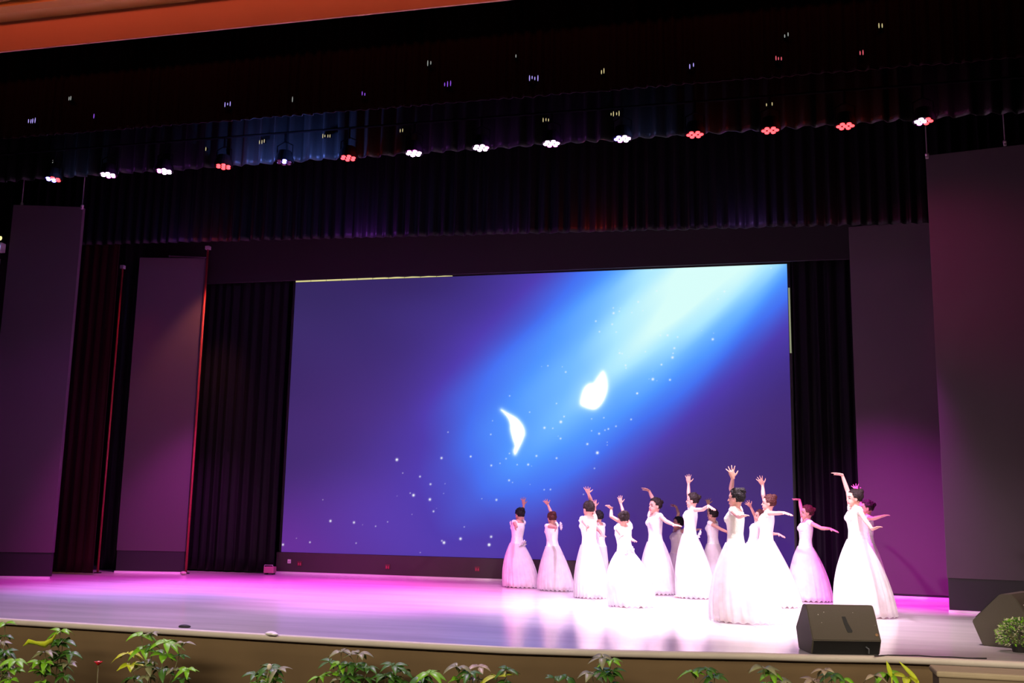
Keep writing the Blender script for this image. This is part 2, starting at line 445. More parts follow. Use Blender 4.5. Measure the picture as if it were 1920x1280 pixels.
def build_screen():
    nx, nz = 900, 520
    X = np.linspace(sx0, sx1, nx); Z = np.linspace(sz0, sz1, nz); XX, ZZ = np.meshgrid(X, Z)
    # beam axis (in metres on the wall)
    A = uv_of(1345, 495); B = uv_of(930, 880); ax = B - A; Lb = np.hypot(*ax); ax /= Lb; pn = np.array((-ax[1], ax[0]))
    t = ((XX - A[0]) * ax[0] + (ZZ - A[1]) * ax[1]) / Lb; d = (XX - A[0]) * pn[0] + (ZZ - A[1]) * pn[1]
    side = np.sign(((uv_of(1480, 700) - A) * pn).sum())  # +1 : lower right
    d = d * side
    wdt = np.where(d > 0, 1.22 + .20 * t, 1.55 + .35 * t)
    amp = np.interp(t, [-.3, 0, .2, .38, .55, .75, .95, 1.12, 1.35, 1.7], [1.08, 1.06, .98, .86, .72, .62, .47, .27, .12, .0])
    ang = np.arctan2(d, t * Lb + 5)
    streak = .035 * np.sin(ang * 38 + 1.2) + .03 * np.sin(ang * 71 + .3)
    I = amp * np.exp(-np.abs(d / wdt) ** 2.1) + .10 * amp * np.exp(-np.abs(d / (wdt * 1.9)) ** 2)
    I = I * (1 + streak * .8)
    base_l = np.array([[58, 40, 108]], float)
    u = (XX - sx0) / (sx1 - sx0); v = (ZZ - sz0) / (sz1 - sz0)
    c00 = np.array((98, 42, 140.)); c10 = np.array((62, 34, 115.)); c01 = np.array((52, 42, 98.)); c11 = np.array((58, 45, 150.)); cm = np.array((63, 40, 106.))
    bot = c00[None, None] * (1 - u[..., None]) + c10 * u[..., None]; top = c01 * (1 - u[..., None]) + c11 * u[..., None]
    k = np.clip(v / .35, 0, 1)[..., None]; k = k * k * (3 - 2 * k); low = bot * (1 - k) + cm * k
    k2 = np.clip((v - .5) / .5, 0, 1)[..., None]; bg = low * (1 - k2) + top * k2
    # violet pool at the lower middle
    P = uv_of(800, 990); g = np.exp(-(((XX - P[0]) / 2.4) ** 2 + ((ZZ - P[1]) / 1.3) ** 2))[..., None]; bg = bg * (1 - .7 * g) + np.array((98, 66, 182.)) * .7 * g
    P = uv_of(740, 530); g = np.exp(-(((XX - P[0]) / 2.0) ** 2 + ((ZZ - P[1]) / .5) ** 2))[..., None]; bg = bg * (1 - .4 * g) + np.array((42, 26, 70.)) * .4 * g
    ip = [0, .18, .38, .55, .72, .88, 1.05]
    rp = [0, 76, 66, 78, 112, 172, 216]; gp = [0, 58, 112, 150, 185, 232, 254]; bp_ = [0, 172, 240, 255, 255, 255, 250]
    ramp = np.stack([np.interp(I, ip[1:], q[1:]) for q in (rp, gp, bp_)], -1)
    kk = np.clip(I / .18, 0, 1)[..., None]; colr = bg * (1 - kk) + ramp * kk
    # slow clouds
    cl = .5 * np.sin(XX * 1.3 + 1.7 * np.sin(ZZ * 1.1 + .4)) * np.sin(ZZ * 1.9 + XX * .6)
    colr *= (1 + .06 * cl * (1 - np.clip(I * 2, 0, 1)))[..., None]

    def stamp(pts, org, sc, glow):
        nonlocal colr
        Pq = np.array([uv_of(org[0] + a / sc, org[1] + b / sc) for a, b in pts])
        # smooth closed outline
        Q = []
        n = len(Pq)
        for i in range(n):
            p0, p1, p2, p3 = Pq[i - 1], Pq[i], Pq[(i + 1) % n], Pq[(i + 2) % n]
            for s in np.linspace(0, 1, 6, endpoint=False):
                Q.append(.5 * ((2 * p1) + (-p0 + p2) * s + (2 * p0 - 5 * p1 + 4 * p2 - p3) * s * s + (-p0 + 3 * p1 - 3 * p2 + p3) * s ** 3))
        Q = np.array(Q); inside = np.zeros(XX.shape, bool); dist = np.full(XX.shape, 9.)
        for i in range(len(Q)):
            a, b = Q[i - 1], Q[i]
            cnd = ((a[1] > ZZ) != (b[1] > ZZ))
            xi = (b[0] - a[0]) * (ZZ - a[1]) / ((b[1] - a[1]) or 1e-9) + a[0]
            inside ^= cnd & (XX < xi)
            ab = b - a; tt = np.clip(((XX - a[0]) * ab[0] + (ZZ - a[1]) * ab[1]) / (ab @ ab + 1e-12), 0, 1)
            dist = np.minimum(dist, np.hypot(XX - a[0] - ab[0] * tt, ZZ - a[1] - ab[1] * tt))
        sd = np.where(inside, dist, -dist)
        k = (1 / (1 + np.exp(-(sd / .018))))[..., None]; gl = (np.exp(-np.clip(-sd, 0, 9) / glow) * .5)[..., None]
        gl = np.where(inside[..., None], 1, gl); colr = colr * (1 - gl) + np.array((190, 235, 255.)) * gl
        colr = colr * (1 - k) + 300 * k
    stamp([(360, 528), (440, 568), (540, 628), (605, 710), (626, 790), (610, 850), (575, 930), (521, 1028), (500, 992), (512, 930), (488, 850), (466, 760), (458, 680), (428, 610)], (880, 680), 6, .035)
    stamp([(1505, 95), (1545, 170), (1556, 280), (1532, 380), (1490, 460), (1440, 510), (1390, 524), (1310, 504), (1252, 465), (1258, 380), (1290, 290), (1340, 240), (1400, 222), (1445, 160)], (880, 680), 6, .07)
    S = []
    for (ox, oy, sc, L) in STARS:
        for a, b, r in L: S.append((ox + a / sc, oy + b / sc, r))
    for x, y, r in S:
        p = uv_of(x, y); rr = .0125 * r
        ix0, ix1 = np.searchsorted(X, [p[0] - .12, p[0] + .12]); iz0, iz1 = np.searchsorted(Z, [p[1] - .12, p[1] + .12])
        sub = colr[iz0:iz1, ix0:ix1]
        dd = np.hypot(XX[iz0:iz1, ix0:ix1] - p[0], ZZ[iz0:iz1, ix0:ix1] - p[1])
        a_ = (np.clip(1.25 * np.exp(-(dd / rr) ** 2), 0, 1) * min(1, .35 + .3 * r))[..., None]
        colr[iz0:iz1, ix0:ix1] = sub * (1 - a_) + np.array((245, 250, 255.)) * a_
    c = np.clip(colr / 255, 0, 1.4); linc = np.where(c <= .04045, c / 12.92, ((c + .055) / 1.055) ** 2.4)
    me = bpy.data.meshes.new('display'); nv = nx * nz
    co = np.zeros((nv, 3), np.float32); co[:, 0] = XX.ravel() - scx; co[:, 1] = -.012; co[:, 2] = ZZ.ravel()
    ii = np.arange(nv).reshape(nz, nx); f = np.stack([ii[:-1, :-1], ii[:-1, 1:], ii[1:, 1:], ii[1:, :-1]], -1).reshape(-1, 4)
    me.vertices.add(nv); me.vertices.foreach_set('co', co.ravel()); me.loops.add(f.size); me.loops.foreach_set('vertex_index', f.ravel().astype(np.int32))
    me.polygons.add(len(f)); me.polygons.foreach_set('loop_start', (np.arange(len(f)) * 4).astype(np.int32)); me.update(calc_edges=True)
    at_ = me.color_attributes.new('picture', 'FLOAT_COLOR', 'POINT')
    rgba = np.ones((nv, 4), np.float32); rgba[:, :3] = linc.reshape(-1, 3); at_.data.foreach_set('color', rgba.ravel())
    m = bpy.data.materials.new('led_display'); m.use_nodes = True; nt = m.node_tree; b = nt.nodes['Principled BSDF']
    an = nt.nodes.new('ShaderNodeAttribute'); an.attribute_name = 'picture'
    b.inputs['Base Color'].default_value = (.01, .01, .012, 1); b.inputs['Roughness'].default_value = .6; b.inputs['Specular IOR Level'].default_value = .1
    nt.links.new(an.outputs['Color'], b.inputs['Emission Color']); b.inputs['Emission Strength'].default_value = 1
    o = link('display', me, m, screen)
    return o


STARS = [
    (520, 780, 4.267, [(47, 1027, 1.7), (155, 976, .7), (263, 1008, 1.3), (427, 838, 1.8), (366, 668, .8), (615, 850, 1.7), (684, 868, .6), (788, 880, 1), (884, 845, .9), (632, 1015, 1), (958, 348, 2.1), (1005, 455, .9), (1143, 483, 1.4), (1227, 544, 1.5), (1343, 540, .7), (1332, 618, .7), (1065, 615, 1), (1091, 632, 2), (1222, 666, 1.9), (960, 638, .6), (1251, 761, 1.4), (1275, 737, .5), (1079, 785, .7), (1367, 128, 1), (1315, 335, 1.7), (1548, 322, 1.2), (1637, 660, .6), (1497, 885, .9), (1318, 996, 1.2), (1335, 1011, 2), (1467, 980, 1.9), (1695, 1028, 1.8), (1145, 1090, .8)]),
    (880, 780, 4.267, [(187, 37, .8), (173, 146, 1.1), (13, 323, 1.2), (295, 340, 1.1), (247, 377, .9), (177, 394, 1.4), (322, 298, 1), (384, 388, 1), (472, 387, 1.5), (538, 318, 1.4), (499, 399, .6), (699, 336, 1.3), (602, 93, 1.6), (669, 97, 1), (733, 46, 1.9), (731, 179, 1.3), (712, 160, .6), (759, 3, 1.2), (979, 22, .9), (979, 117, .9), (1077, 13, 1), (1113, 102, 1.2), (1086, 112, 1), (1039, 140, 1.4), (1174, 81, 1.1), (1295, 26, 1.2), (945, 223, 1.5), (1025, 293, 2), (1104, 208, .7), (1104, 231, .7), (1002, 417, 1), (600, 588, 1), (650, 586, 1.1), (914, 625, .9), (319, 513, 1.4), (347, 530, .8), (218, 669, 1.5), (101, 660, .6), (487, 546, .6), (176, 964, 1.7), (160, 1028, 1.8)]),
    (1100, 480, 4.267, [(520, 107, 1), (214, 415, 1), (216, 457, 1.5), (270, 417, .6), (262, 442, 1), (205, 546, 1.2), (237, 608, 1), (74, 521, 1.2), (103, 605, 1.1), (362, 452, .9), (413, 367, 1.3), (450, 437, .8), (560, 280, 1), (648, 634, 1.4), (590, 634, 1), (728, 648, 1.1), (702, 737, 1.4), (692, 778, 1), (687, 811, 1.7), (599, 868, 1.3), (530, 985, 1.8), (667, 990, 1.4), (500, 983, .6), (562, 997, .6), (405, 1098, 1.3), (1009, 666, 1.6), (1016, 617, .6), (920, 595, .5), (1102, 284, 1.3), (1050, 345, .8), (1475, 97, .9), (264, 776, 1.3), (285, 780, 1), (260, 752, .6), (470, 765, 1), (312, 874, 1.3), (316, 896, 1), (532, 918, .5), (340, 808, .5)]),
    (880, 680, 6, [(455, 372, 1), (680, 555, 1), (982, 458, 1), (1086, 104, 1.2), (885, 34, 1), (815, 42, .6), (1047, 45, .7), (1888, 344, 1.2)])]
build_screen()
M_rim = mat('screen_frame_black', (.015, .014, .016), .5)
bm = bmesh.new()
hw = (sx1 - sx0) / 2
box(bm, (-hw - .05, -.02, .30), (-hw, .25, sz1 + .05)); box(bm, (hw, -.02, .30), (hw + .05, .25, sz1 + .05)); box(bm, (-hw, -.02, sz1), (hw, .25, sz1 + .05))
obj('frame', bm, M_rim, screen)
bm = bmesh.new(); box(bm, (-hw, .0, sz0), (hw, .25, sz1)); obj('cabinet', bm, M_rim, screen)
bm = bmesh.new(); box(bm, (-hw - .06, -.10, .035), (hw + .06, .28, sz0 - .002), .006); obj('plinth', bm, mat('screen_plinth', (.050, .028, .036), .6), screen)
bm = bmesh.new(); box(bm, (-hw - .06, -.14, 0), (hw + .06, -.06, .035)); obj('pale_base_strip', bm, M_tape_strip, screen)  # same pale strip added along the foot of the plinth
# yellow batten strip seen above the upper left of the picture and on the upper right side
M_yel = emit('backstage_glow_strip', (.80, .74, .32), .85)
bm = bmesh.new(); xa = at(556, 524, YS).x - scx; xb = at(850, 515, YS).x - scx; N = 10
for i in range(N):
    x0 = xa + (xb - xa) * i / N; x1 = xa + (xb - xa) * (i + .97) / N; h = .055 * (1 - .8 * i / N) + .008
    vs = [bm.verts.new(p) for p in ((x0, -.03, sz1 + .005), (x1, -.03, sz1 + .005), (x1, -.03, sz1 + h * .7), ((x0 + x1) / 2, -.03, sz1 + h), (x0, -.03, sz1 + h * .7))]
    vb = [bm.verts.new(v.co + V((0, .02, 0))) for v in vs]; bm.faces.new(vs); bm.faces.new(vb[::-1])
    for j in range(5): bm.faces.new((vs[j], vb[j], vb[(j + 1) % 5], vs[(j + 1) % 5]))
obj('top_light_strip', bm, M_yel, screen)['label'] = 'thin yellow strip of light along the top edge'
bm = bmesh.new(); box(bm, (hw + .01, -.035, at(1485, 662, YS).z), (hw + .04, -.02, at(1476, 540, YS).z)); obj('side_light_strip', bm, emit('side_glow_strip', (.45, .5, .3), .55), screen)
# fittings on the plinth
p = at(542.5, 1052, YS - .1); e = empty('notice_plate', (p.x, YS - .10, p.z)); tag(e, 'small square pink lit plate on the left end of the screen plinth', 'plate')
bm = bmesh.new(); box(bm, (-.035, -.012, -.038), (.035, 0, .038), .004); obj('plate', bm, mat('white_plate', (.85, .75, .8), .5), e)
bm = bmesh.new(); box(bm, (-.022, -.014, -.02), (.022, -.011, -.012)); box(bm, (-.022, -.014, .0), (.022, -.011, .008)); obj('printed_lines', bm, mat('grey_print', (.3, .2, .25), .6), e)
M_sock = mat('red_reflector', (.55, .03, .10), .3)
for i, (x, y, d) in enumerate(((562, 1056, 'leftmost, close to the pink plate'), (727, 1062, 'the one halfway along the open plinth'), (895, 1066, 'dimmest, left of the first dancer'))):
    p = at(x, y, YS - .1); e = empty('wall_socket', (p.x, YS - .10, p.z)); tag(e, 'small red twin socket on the screen plinth, ' + d, 'socket', 'sockets on the screen plinth')
    bm = bmesh.new(); box(bm, (-.05, -.015, -.045), (.05, 0, .045), .004); obj('socket_plate', bm, mat('dark_red_plate', (.12, .02, .03), .5), e)
    for s in (-1, 1):
        bm = bmesh.new(); ellip(bm, (s * .02, -.018, -.012), (.012, 0, 0), (0, .008, 0), (0, 0, .03)); obj('reflector', bm, M_sock, e, True)
# small equipment box at the foot of the left black curtain
p = ground(511, 1076); e = empty('equipment_box', (p.x, min(p.y, 18.45), 0), .1); tag(e, 'small pink lit equipment box on the floor left of the screen', 'equipment box')
bm = bmesh.new(); box(bm, (-.1, -.08, .03), (.1, .08, .15), .01); obj('case', bm, mat('pink_grey_case', (.35, .10, .18), .4), e)
for s in (-1, 1):
    bm = bmesh.new(); box(bm, (s * .07 - .015, -.06, 0), (s * .07 + .015, .06, .03)); obj('foot', bm, M_band, e)
bm = bmesh.new(); tube(bm, [(-.09, -.08, .15), (-.08, -.08, .18), (.08, -.08, .18), (.09, -.08, .15)], .006, 6); obj('handle', bm, M_alu, e)
p = ground(350, 1077); e = empty('sandbag', (p.x, p.y - .12, 0)); tag(e, 'small pale weight at the foot of the pole by the second left flat', 'weight')
bm = bmesh.new(); ellip(bm, (0, 0, .035), (.06, 0, 0), (0, .05, 0), (0, 0, .035)); obj('bag', bm, mat('canvas_weight', (.4, .33, .28), .8), e, True)
bm = bmesh.new(); tube(bm, [(-.03, 0, .06), (0, 0, .1), (.03, 0, .06)], .006, 6); obj('strap', bm, M_band, e)

# ------------------------------------------------------------------ row of LED lamps
lamps = [(100, 335, 'bl'), (203, 327, 'pk'), (308, 320, 'pk'), (419, 311, 'rd'), (533, 303, 'hid'), (653, 295, 'rd'), (776, 286, 'pk'), (902, 276, 'pk'), (1034, 268, 'pk'), (1167, 259, 'vi'), (1303, 251, 'rd'), (1444, 243, 'rd'), (1585, 235, 'rd'), (1732, 226, 'pr')]
EMC = {'r': ('led_red', (1, .035, .04), 6), 'm': ('led_magenta', (1, .10, .75), 20), 'w': ('led_white_pink', (1, .55, 1), 24), 'b': ('led_blue', (.15, .12, 1), 18), 'k': ('led_off', (.05, 0, .01), 1)}
PAT = {'bl': 'bbwwrrb', 'pk': 'mwwmwww', 'rd': 'rrrrrrr', 'hid': 'kbkkbkk', 'vi': 'bwwbmww', 'pr': 'mwwrrrm'}
GLOW = {'bl': (.3, .35, 1), 'pk': (.55, .1, .9), 'rd': (1, .05, .03), 'hid': (.15, .25, 1), 'vi': (.3, .35, 1), 'pr': (.9, .1, .5)}
LN = {'bl': 'blue and red', 'pk': 'hot pink', 'rd': 'red', 'hid': 'faint blue', 'vi': 'violet white', 'pr': 'pink and red'}
ORD = ['first', 'second', 'third', 'fourth', 'fifth', 'sixth', 'seventh', 'eighth', 'ninth', 'tenth', 'eleventh', 'twelfth', 'thirteenth', 'last']
YLp = Y2 - .24; PZ = at(902, 276, YLp).z + .42
M_house = mat('lamp_housing_black', (.002, .002, .0024), .9, spec=.03)
for i, (x, y, k) in enumerate(lamps):
    p = at(x, y, YLp)
    e = empty('led_par_lamp', p); tag(e, f'{LN[k]} glowing stage lamp, {ORD[i]} from the left in the row', 'stage lamp', 'LED lamps in the row under the valance')
    ti = math.radians(2)
    d = V((0, -math.sin(ti), -math.cos(ti))); s = V((1, 0, 0)); u = s.cross(d)
    bm = bmesh.new(); R = .130
    rings(bm, [(-d * .16, s * .05, u * .05), (-d * .15, s * .095, u * .095), (-d * .05, s * R, u * R), (V((0, 0, 0)), s * (R + .008), u * (R + .008)), (d * .012, s * R, u * R), (V((0, 0, 0)), s * .115, u * .115)], 20)
    obj('housing', bm, M_house, e, False)
    bm = bmesh.new(); tube(bm, [s * .12 - d * .08, s * .12 - d * .02 + V((0, 0, .22)), V((0, 0, .30)), -s * .12 - d * .02 + V((0, 0, .22)), -s * .12 - d * .08], .009, 6); obj('yoke', bm, M_house, e)
    bm = bmesh.new(); tube(bm, [(0, 0, .28), (0, 0, PZ - p.z - .017)], .018, 8); obj('clamp', bm, M_house, e)
    offs = [(0, 0)] + [(  .080 * math.cos(a * PI / 3), .080 * math.sin(a * PI / 3)) for a in range(6)]
    for j, (a, b) in enumerate(offs):
        nm, cc, st = EMC[PAT[k][(j * 3 + i) % 7] if k != 'bl' else ('b' if a < 0 else ('r' if a > .03 else 'w'))]
        if k == 'pr': nm, cc, st = EMC['r' if a > .02 else ('w' if b < .02 else 'm')]
        bm = bmesh.new(); ellip(bm, d * .012 + s * a + u * b, s * .031, u * .031, d * .016, 10, 6); obj('lens', bm, emit(nm, cc, st), e, True)
    gp = {'bl': 2.5, 'pk': 2.2, 'rd': 1.6, 'hid': 26, 'vi': 3, 'pr': 1.5}[k]
    for sx_ in ((-.42, .42) if k == 'hid' else (.2,)):
        point('lamp_spill_light', p + V((sx_, -.12, .0)), gp * 1.6, GLOW[k], .04)
# truss pipe carrying them
bm = bmesh.new(); pz = PZ; tube(bm, [(-15, YLp, pz), (7.4, YLp, pz)], .018, 8)
tag(obj('lighting_pipe', bm, M_house), 'black lighting pipe that carries the row of lamps', 'pipe')

# lights that glint through the pleats of the two front valances
G = [(60, 226, 'violet', 4, 1), (131, 185, 'grey', 2, 1), (176, 218, 'purple', 1, 1), (427, 196, 'violet', 3, 1), (548, 186, 'grey', 1, 1), (681, 176, 'purple', 2, 1), (805, 118, 'grey', 2, 1), (839, 158, 'purple', 3, 1), (967, 106, 'grey', 1, 1), (1000, 146, 'violet', 4, 1),
     (1130, 134, 'yellow', 2, 1), (1297, 123, 'violet', 2, 1), (1460, 110, 'red', 3, 1), (1474, 66, 'grey', 2, 1), (1615, 99, 'red', 2, 1), (1651, 49, 'yellow', 2, 1),
     (99, 304, 'grey', 1, 2), (386, 278, 'yellow', 1, 2), (491, 265, 'yellow', 3, 2), (612, 255, 'yellow', 4, 2), (753, 245, 'yellow', 2, 2), (1024, 225, 'yellow', 3, 2), (1153, 213, 'yellow', 4, 2), (1443, 196, 'yellow', 3, 2)]
GC = {'violet': (.45, .35, .95), 'purple': (.28, .08, .75), 'grey': (.30, .32, .30), 'yellow': (.62, .52, .25), 'red': (.7, .10, .14)}
cnt = {1: 0, 2: 0}; rg = random.Random(3)
ORDG = ORD[:13] + ['fourteenth', 'fifteenth', 'sixteenth']
for x, y, c, n, lay in G:
    Yq = (Y1 if lay == 1 else Y2) - (.075 if lay == 1 else .10); p = at(x, y, Yq); i = cnt[lay]; cnt[lay] += 1
    e = empty('spotlight', p); tag(e, f'tiny {c} light glinting on the {"maroon front" if lay == 1 else "second black"} valance, {ORDG[i]} from the left', 'spotlight', 'tiny lights on the %s valance' % ('front' if lay == 1 else 'second'))
    for j in range(n):
        bm = bmesh.new(); xx = (j - (n - 1) / 2) * .036 + rg.uniform(-.006, .006); h = rg.uniform(.018, .042)
        ellip(bm, (xx, 0, rg.uniform(-.01, .01)), (.0065, 0, 0), (0, .006, 0), (0, 0, h), 8, 8)
        obj('lens', bm, emit('glint_' + c, GC[c], .9), e, True)
    bm = bmesh.new(); box(bm, (-n * .016, .008, -.018), (n * .016, .045, .018), .004); obj('housing', bm, M_house, e)
# purple and red uplight on the back border
for x, y, c, p_ in ((675, 452, (.5, .08, 1), 5.0), (1400, 427, (.45, .2, .9), 2.5), (1120, 433, (1, .06, .04), 2.2), (390, 472, (1, .05, .05), 2.0), (320, 470, (.45, .1, .9), 1.6), (955, 440, (.5, .1, .8), .9), (1560, 425, (.8, .1, .2), .7)):
    q = at(x, y, Y3 - .3); q.z += .10
    point('border_spill_light', q, p_ * 4.5, c, .03)


# ------------------------------------------------------------------ stage monitors
M_cab = mat('textured_cabinet_paint', (.085, .070, .052), .65, bump=.35, bscale=220)
M_grille = mat('black_speaker_grille', (.008, .008, .009), .5)


def monitor(loc, rz, label, w=.67, sc=1):
    e = empty('stage_monitor', loc, rz); e.scale = (sc, sc, sc); tag(e, label, 'speaker', 'stage monitors')
    # profile in (y,z): y<0 towards the hall
    prof = [(-.11, 0), (-.17, .135), (-.02, .40), (.02, .445), (.12, .44), (.36, .20), (.28, 0)]
    bm = bmesh.new(); a = [bm.verts.new((-w / 2, y, z)) for y, z in prof]; b = [bm.verts.new((w / 2, y, z)) for y, z in prof]
    for i in range(len(prof)): j = (i + 1) % len(prof); bm.faces.new((a[j], b[j], b[i], a[i]))
    bm.faces.new(a); bm.faces.new(b[::-1]); bmesh.ops.recalc_face_normals(bm, faces=bm.faces)
    bmesh.ops.bevel(bm, geom=list(bm.edges), offset=.007, segments=2, affect='EDGES')
    obj('cabinet', bm, M_cab, e)
    # baffle grille facing the stage
    n = V((0, .24, .24)).normalized(); bm = bmesh.new(); m_ = V((0, .24, .32)); s = V((w / 2 - .05, 0, 0)); t = V((0, .095, -.095))
    vs = [m_ + n * .012 + q for q in (-s - t, s - t, s + t, -s + t)]; lo = [v - n * .02 for v in vs]
    A = [bm.verts.new(v) for v in vs]; B = [bm.verts.new(v) for v in lo]; bm.faces.new(A); bm.faces.new(B[::-1])
    for j in range(4): bm.faces.new((A[j], B[j], B[(j + 1) % 4], A[(j + 1) % 4]))
    obj('grille', bm, M_grille, e)
    # dark connector panel under the back slope
    bm = bmesh.new(); d0, d1 = V((0, -.11, 0)), V((0, -.17, .135)); nn = V((0, -.135, -.06)).normalized()
    vs = [V((sx * (w / 2 - .012), 0, 0)) + d0.lerp(d1, t) + nn * .004 for sx, t in ((-1, .05), (1, .05), (1, .95), (-1, .95))]
    A = [bm.verts.new(v) for v in vs]; B = [bm.verts.new(v - nn * .01) for v in vs]; bm.faces.new(A); bm.faces.new(B[::-1])
    for j in range(4): bm.faces.new((A[j], B[j], B[(j + 1) % 4], A[(j + 1) % 4]))
    cp_ = obj('connector_panel', bm, M_grille, e)
    bm = bmesh.new(); tube(bm, [(w * .28, -.155, .075), (w * .30, -.19, .06), (w * .31, -.17, .02)], .007, 8); obj('plug', bm, mat('grey_plug', (.12, .13, .15), .4), cp_)
    # recessed carry handle on the slope
    sd = V((0, .15, .265)).normalized(); sn = V((0, -.265, .15)).normalized(); c = V((.03, -.095, .2675))
    bm = bmesh.new(); hw_ = .021; pts = []
    for u_, v_ in ((-.035, .085), (.0, .085), (.012, .02), (.04, -.06), (.032, -.075), (-.005, -.075), (-.012, -.06), (-.028, .02)):
        pts.append(c + V((u_, 0, 0)) + sd * v_ + sn * .004)
    A = [bm.verts.new(v) for v in pts]; B = [bm.verts.new(v - sn * .008) for v in pts]; bm.faces.new(A); bm.faces.new(B[::-1])
    for j in range(len(A)): bm.faces.new((A[j], B[j], B[(j + 1) % len(A)], A[(j + 1) % len(A)]))
    bmesh.ops.recalc_face_normals(bm, faces=bm.faces); obj('handle', bm, M_grille, e)
    for (u_, v_, r_) in ((-.26, .10, .006), (-.24, .02, .004), (.27, .0, .004), (-.2, .125, .004), (.08, .125, .004)):
        bm = bmesh.new(); ball(bm, c + V((u_, 0, 0)) + sd * v_ + sn * .004, r_, 8); obj('screw', bm, mat('bright_screw', (.9, .85, .8), .25, metal=.7), e, True)
    bm = bmesh.new(); q = c + V((.265, 0, 0)) - sd * .095 + sn * .004; ellip(bm, q, (.016, 0, 0), sd * .016, sn * .003, 12, 6)
    obj('round_badge', bm, mat('brown_badge', (.30, .16, .07), .4), e, True)
    return e


g = ground(1588, 1229); monitor((g.x - .035, g.y + .20, 0), math.radians(15), 'black wedge stage monitor at the stage edge, nearest the dancers', .655)
g = ground(1872, 1213); print('mon', g)
monitor((g.x + .34, g.y + .26, 0), math.radians(62), 'dark wedge stage monitor at the right edge, half behind the leafy bush', .62, 1.2)

# ------------------------------------------------------------------ dancers
M_skin = mat('skin', (.52, .27, .215), .55, spec=.3)
M_skin2 = mat('skin_fair', (.58, .32, .26), .55, spec=.3)
M_eye = mat('eye_makeup', (.02, .012, .012), .4)
M_lip = mat('red_lips', (.55, .06, .07), .4)
M_leo = mat('ivory_leotard', (.74, .71, .63), .75, bump=.25, bscale=40)
M_leow = mat('white_lace_bodice', (.84, .80, .80), .75, bump=.5, bscale=70)
M_slip = mat('satin_slipper', (.62, .34, .30), .5)


def tulle(name, alpha, rgb):
    m = bpy.data.materials.new(name); m.use_nodes = True; nt = m.node_tree; nt.nodes.remove(nt.nodes['Principled BSDF'])
    out = nt.nodes['Material Output']; d = nt.nodes.new('ShaderNodeBsdfDiffuse'); d.inputs[0].default_value = (*rgb, 1)
    t = nt.nodes.new('ShaderNodeBsdfTranslucent'); t.inputs[0].default_value = (*rgb, 1); tr = nt.nodes.new('ShaderNodeBsdfTransparent')
    a = nt.nodes.new('ShaderNodeMixShader'); a.inputs[0].default_value = .35; nt.links.new(d.outputs[0], a.inputs[1]); nt.links.new(t.outputs[0], a.inputs[2])
    b = nt.nodes.new('ShaderNodeMixShader'); tc = nt.nodes.new('ShaderNodeTexCoord'); n = nt.nodes.new('ShaderNodeTexNoise'); n.inputs['Scale'].default_value = 7
    nt.links.new(tc.outputs['Object'], n.inputs['Vector']); mr = nt.nodes.new('ShaderNodeMapRange'); mr.inputs['To Min'].default_value = alpha - .15; mr.inputs['To Max'].default_value = alpha + .15
    nt.links.new(n.outputs['Fac'], mr.inputs['Value']); nt.links.new(mr.outputs['Result'], b.inputs[0])
    nt.links.new(tr.outputs[0], b.inputs[1]); nt.links.new(a.outputs[0], b.inputs[2]); nt.links.new(b.outputs[0], out.inputs[0]); return m


M_tul = tulle('white_tulle', .55, (.88, .84, .86)); M_und = tulle('white_underskirt', .9, (.88, .84, .86))
HAIRM = {'dark': mat('dark_brown_hair', (.012, .006, .0055), .55, bump=.8, bscale=60, spec=.2), 'red': mat('red_lit_hair', (.050, .011, .009), .55, bump=.8, bscale=60, spec=.2), 'black': mat('black_hair', (.007, .0055, .006), .55, bump=.8, bscale=60, spec=.2)}  # reddish stage light painted into the dark brown base of the 'red' hair


def hand(bm, wr, tip, nrm, k, spread=1.0, curl=.25, thumb=1):
    d = (tip - wr).normalized(); n = nrm - d * nrm.dot(d)
    if n.length < .05: n = V((0, 0, 1)) - d * d.z
    n.normalize(); s = d.cross(n) * thumb
    P = .085 * k
    rings(bm, [(wr - d * .01 * k, s * .024 * k, n * .019 * k), (wr + d * .02 * k, s * .029 * k, n * .018 * k), (wr + d * P * .7, s * .038 * k, n * .015 * k), (wr + d * P, s * .036 * k, n * .011 * k)], 12)
    for q, (off, ln, an) in enumerate(((.028, .062, 14), (.0095, .072, 4), (-.0095, .067, -6), (-.027, .052, -17))):
        b = wr + d * P * .92 + s * off * k; a = math.radians(an * spread); dd = (d * math.cos(a) + s * math.sin(a)).normalized()
        c = curl * (.6 + .35 * q); d2 = (dd * math.cos(c) - n * math.sin(c)).normalized()
        m = b + dd * ln * .5 * k; caps(bm, b, .0088 * k, m, .0080 * k, 8); caps(bm, m, .0080 * k, m + d2 * ln * .5 * k, .0062 * k, 8)
    b = wr + d * .022 * k + s * .024 * k; dd = (d * .62 + s * .75 * min(1.2, spread) - n * .15).normalized(); m = b + dd * .04 * k
    caps(bm, b, .0115 * k, m, .0095 * k, 8); caps(bm, m, .0095 * k, m + (dd + d * .5).normalized() * .034 * k, .007 * k, 8)


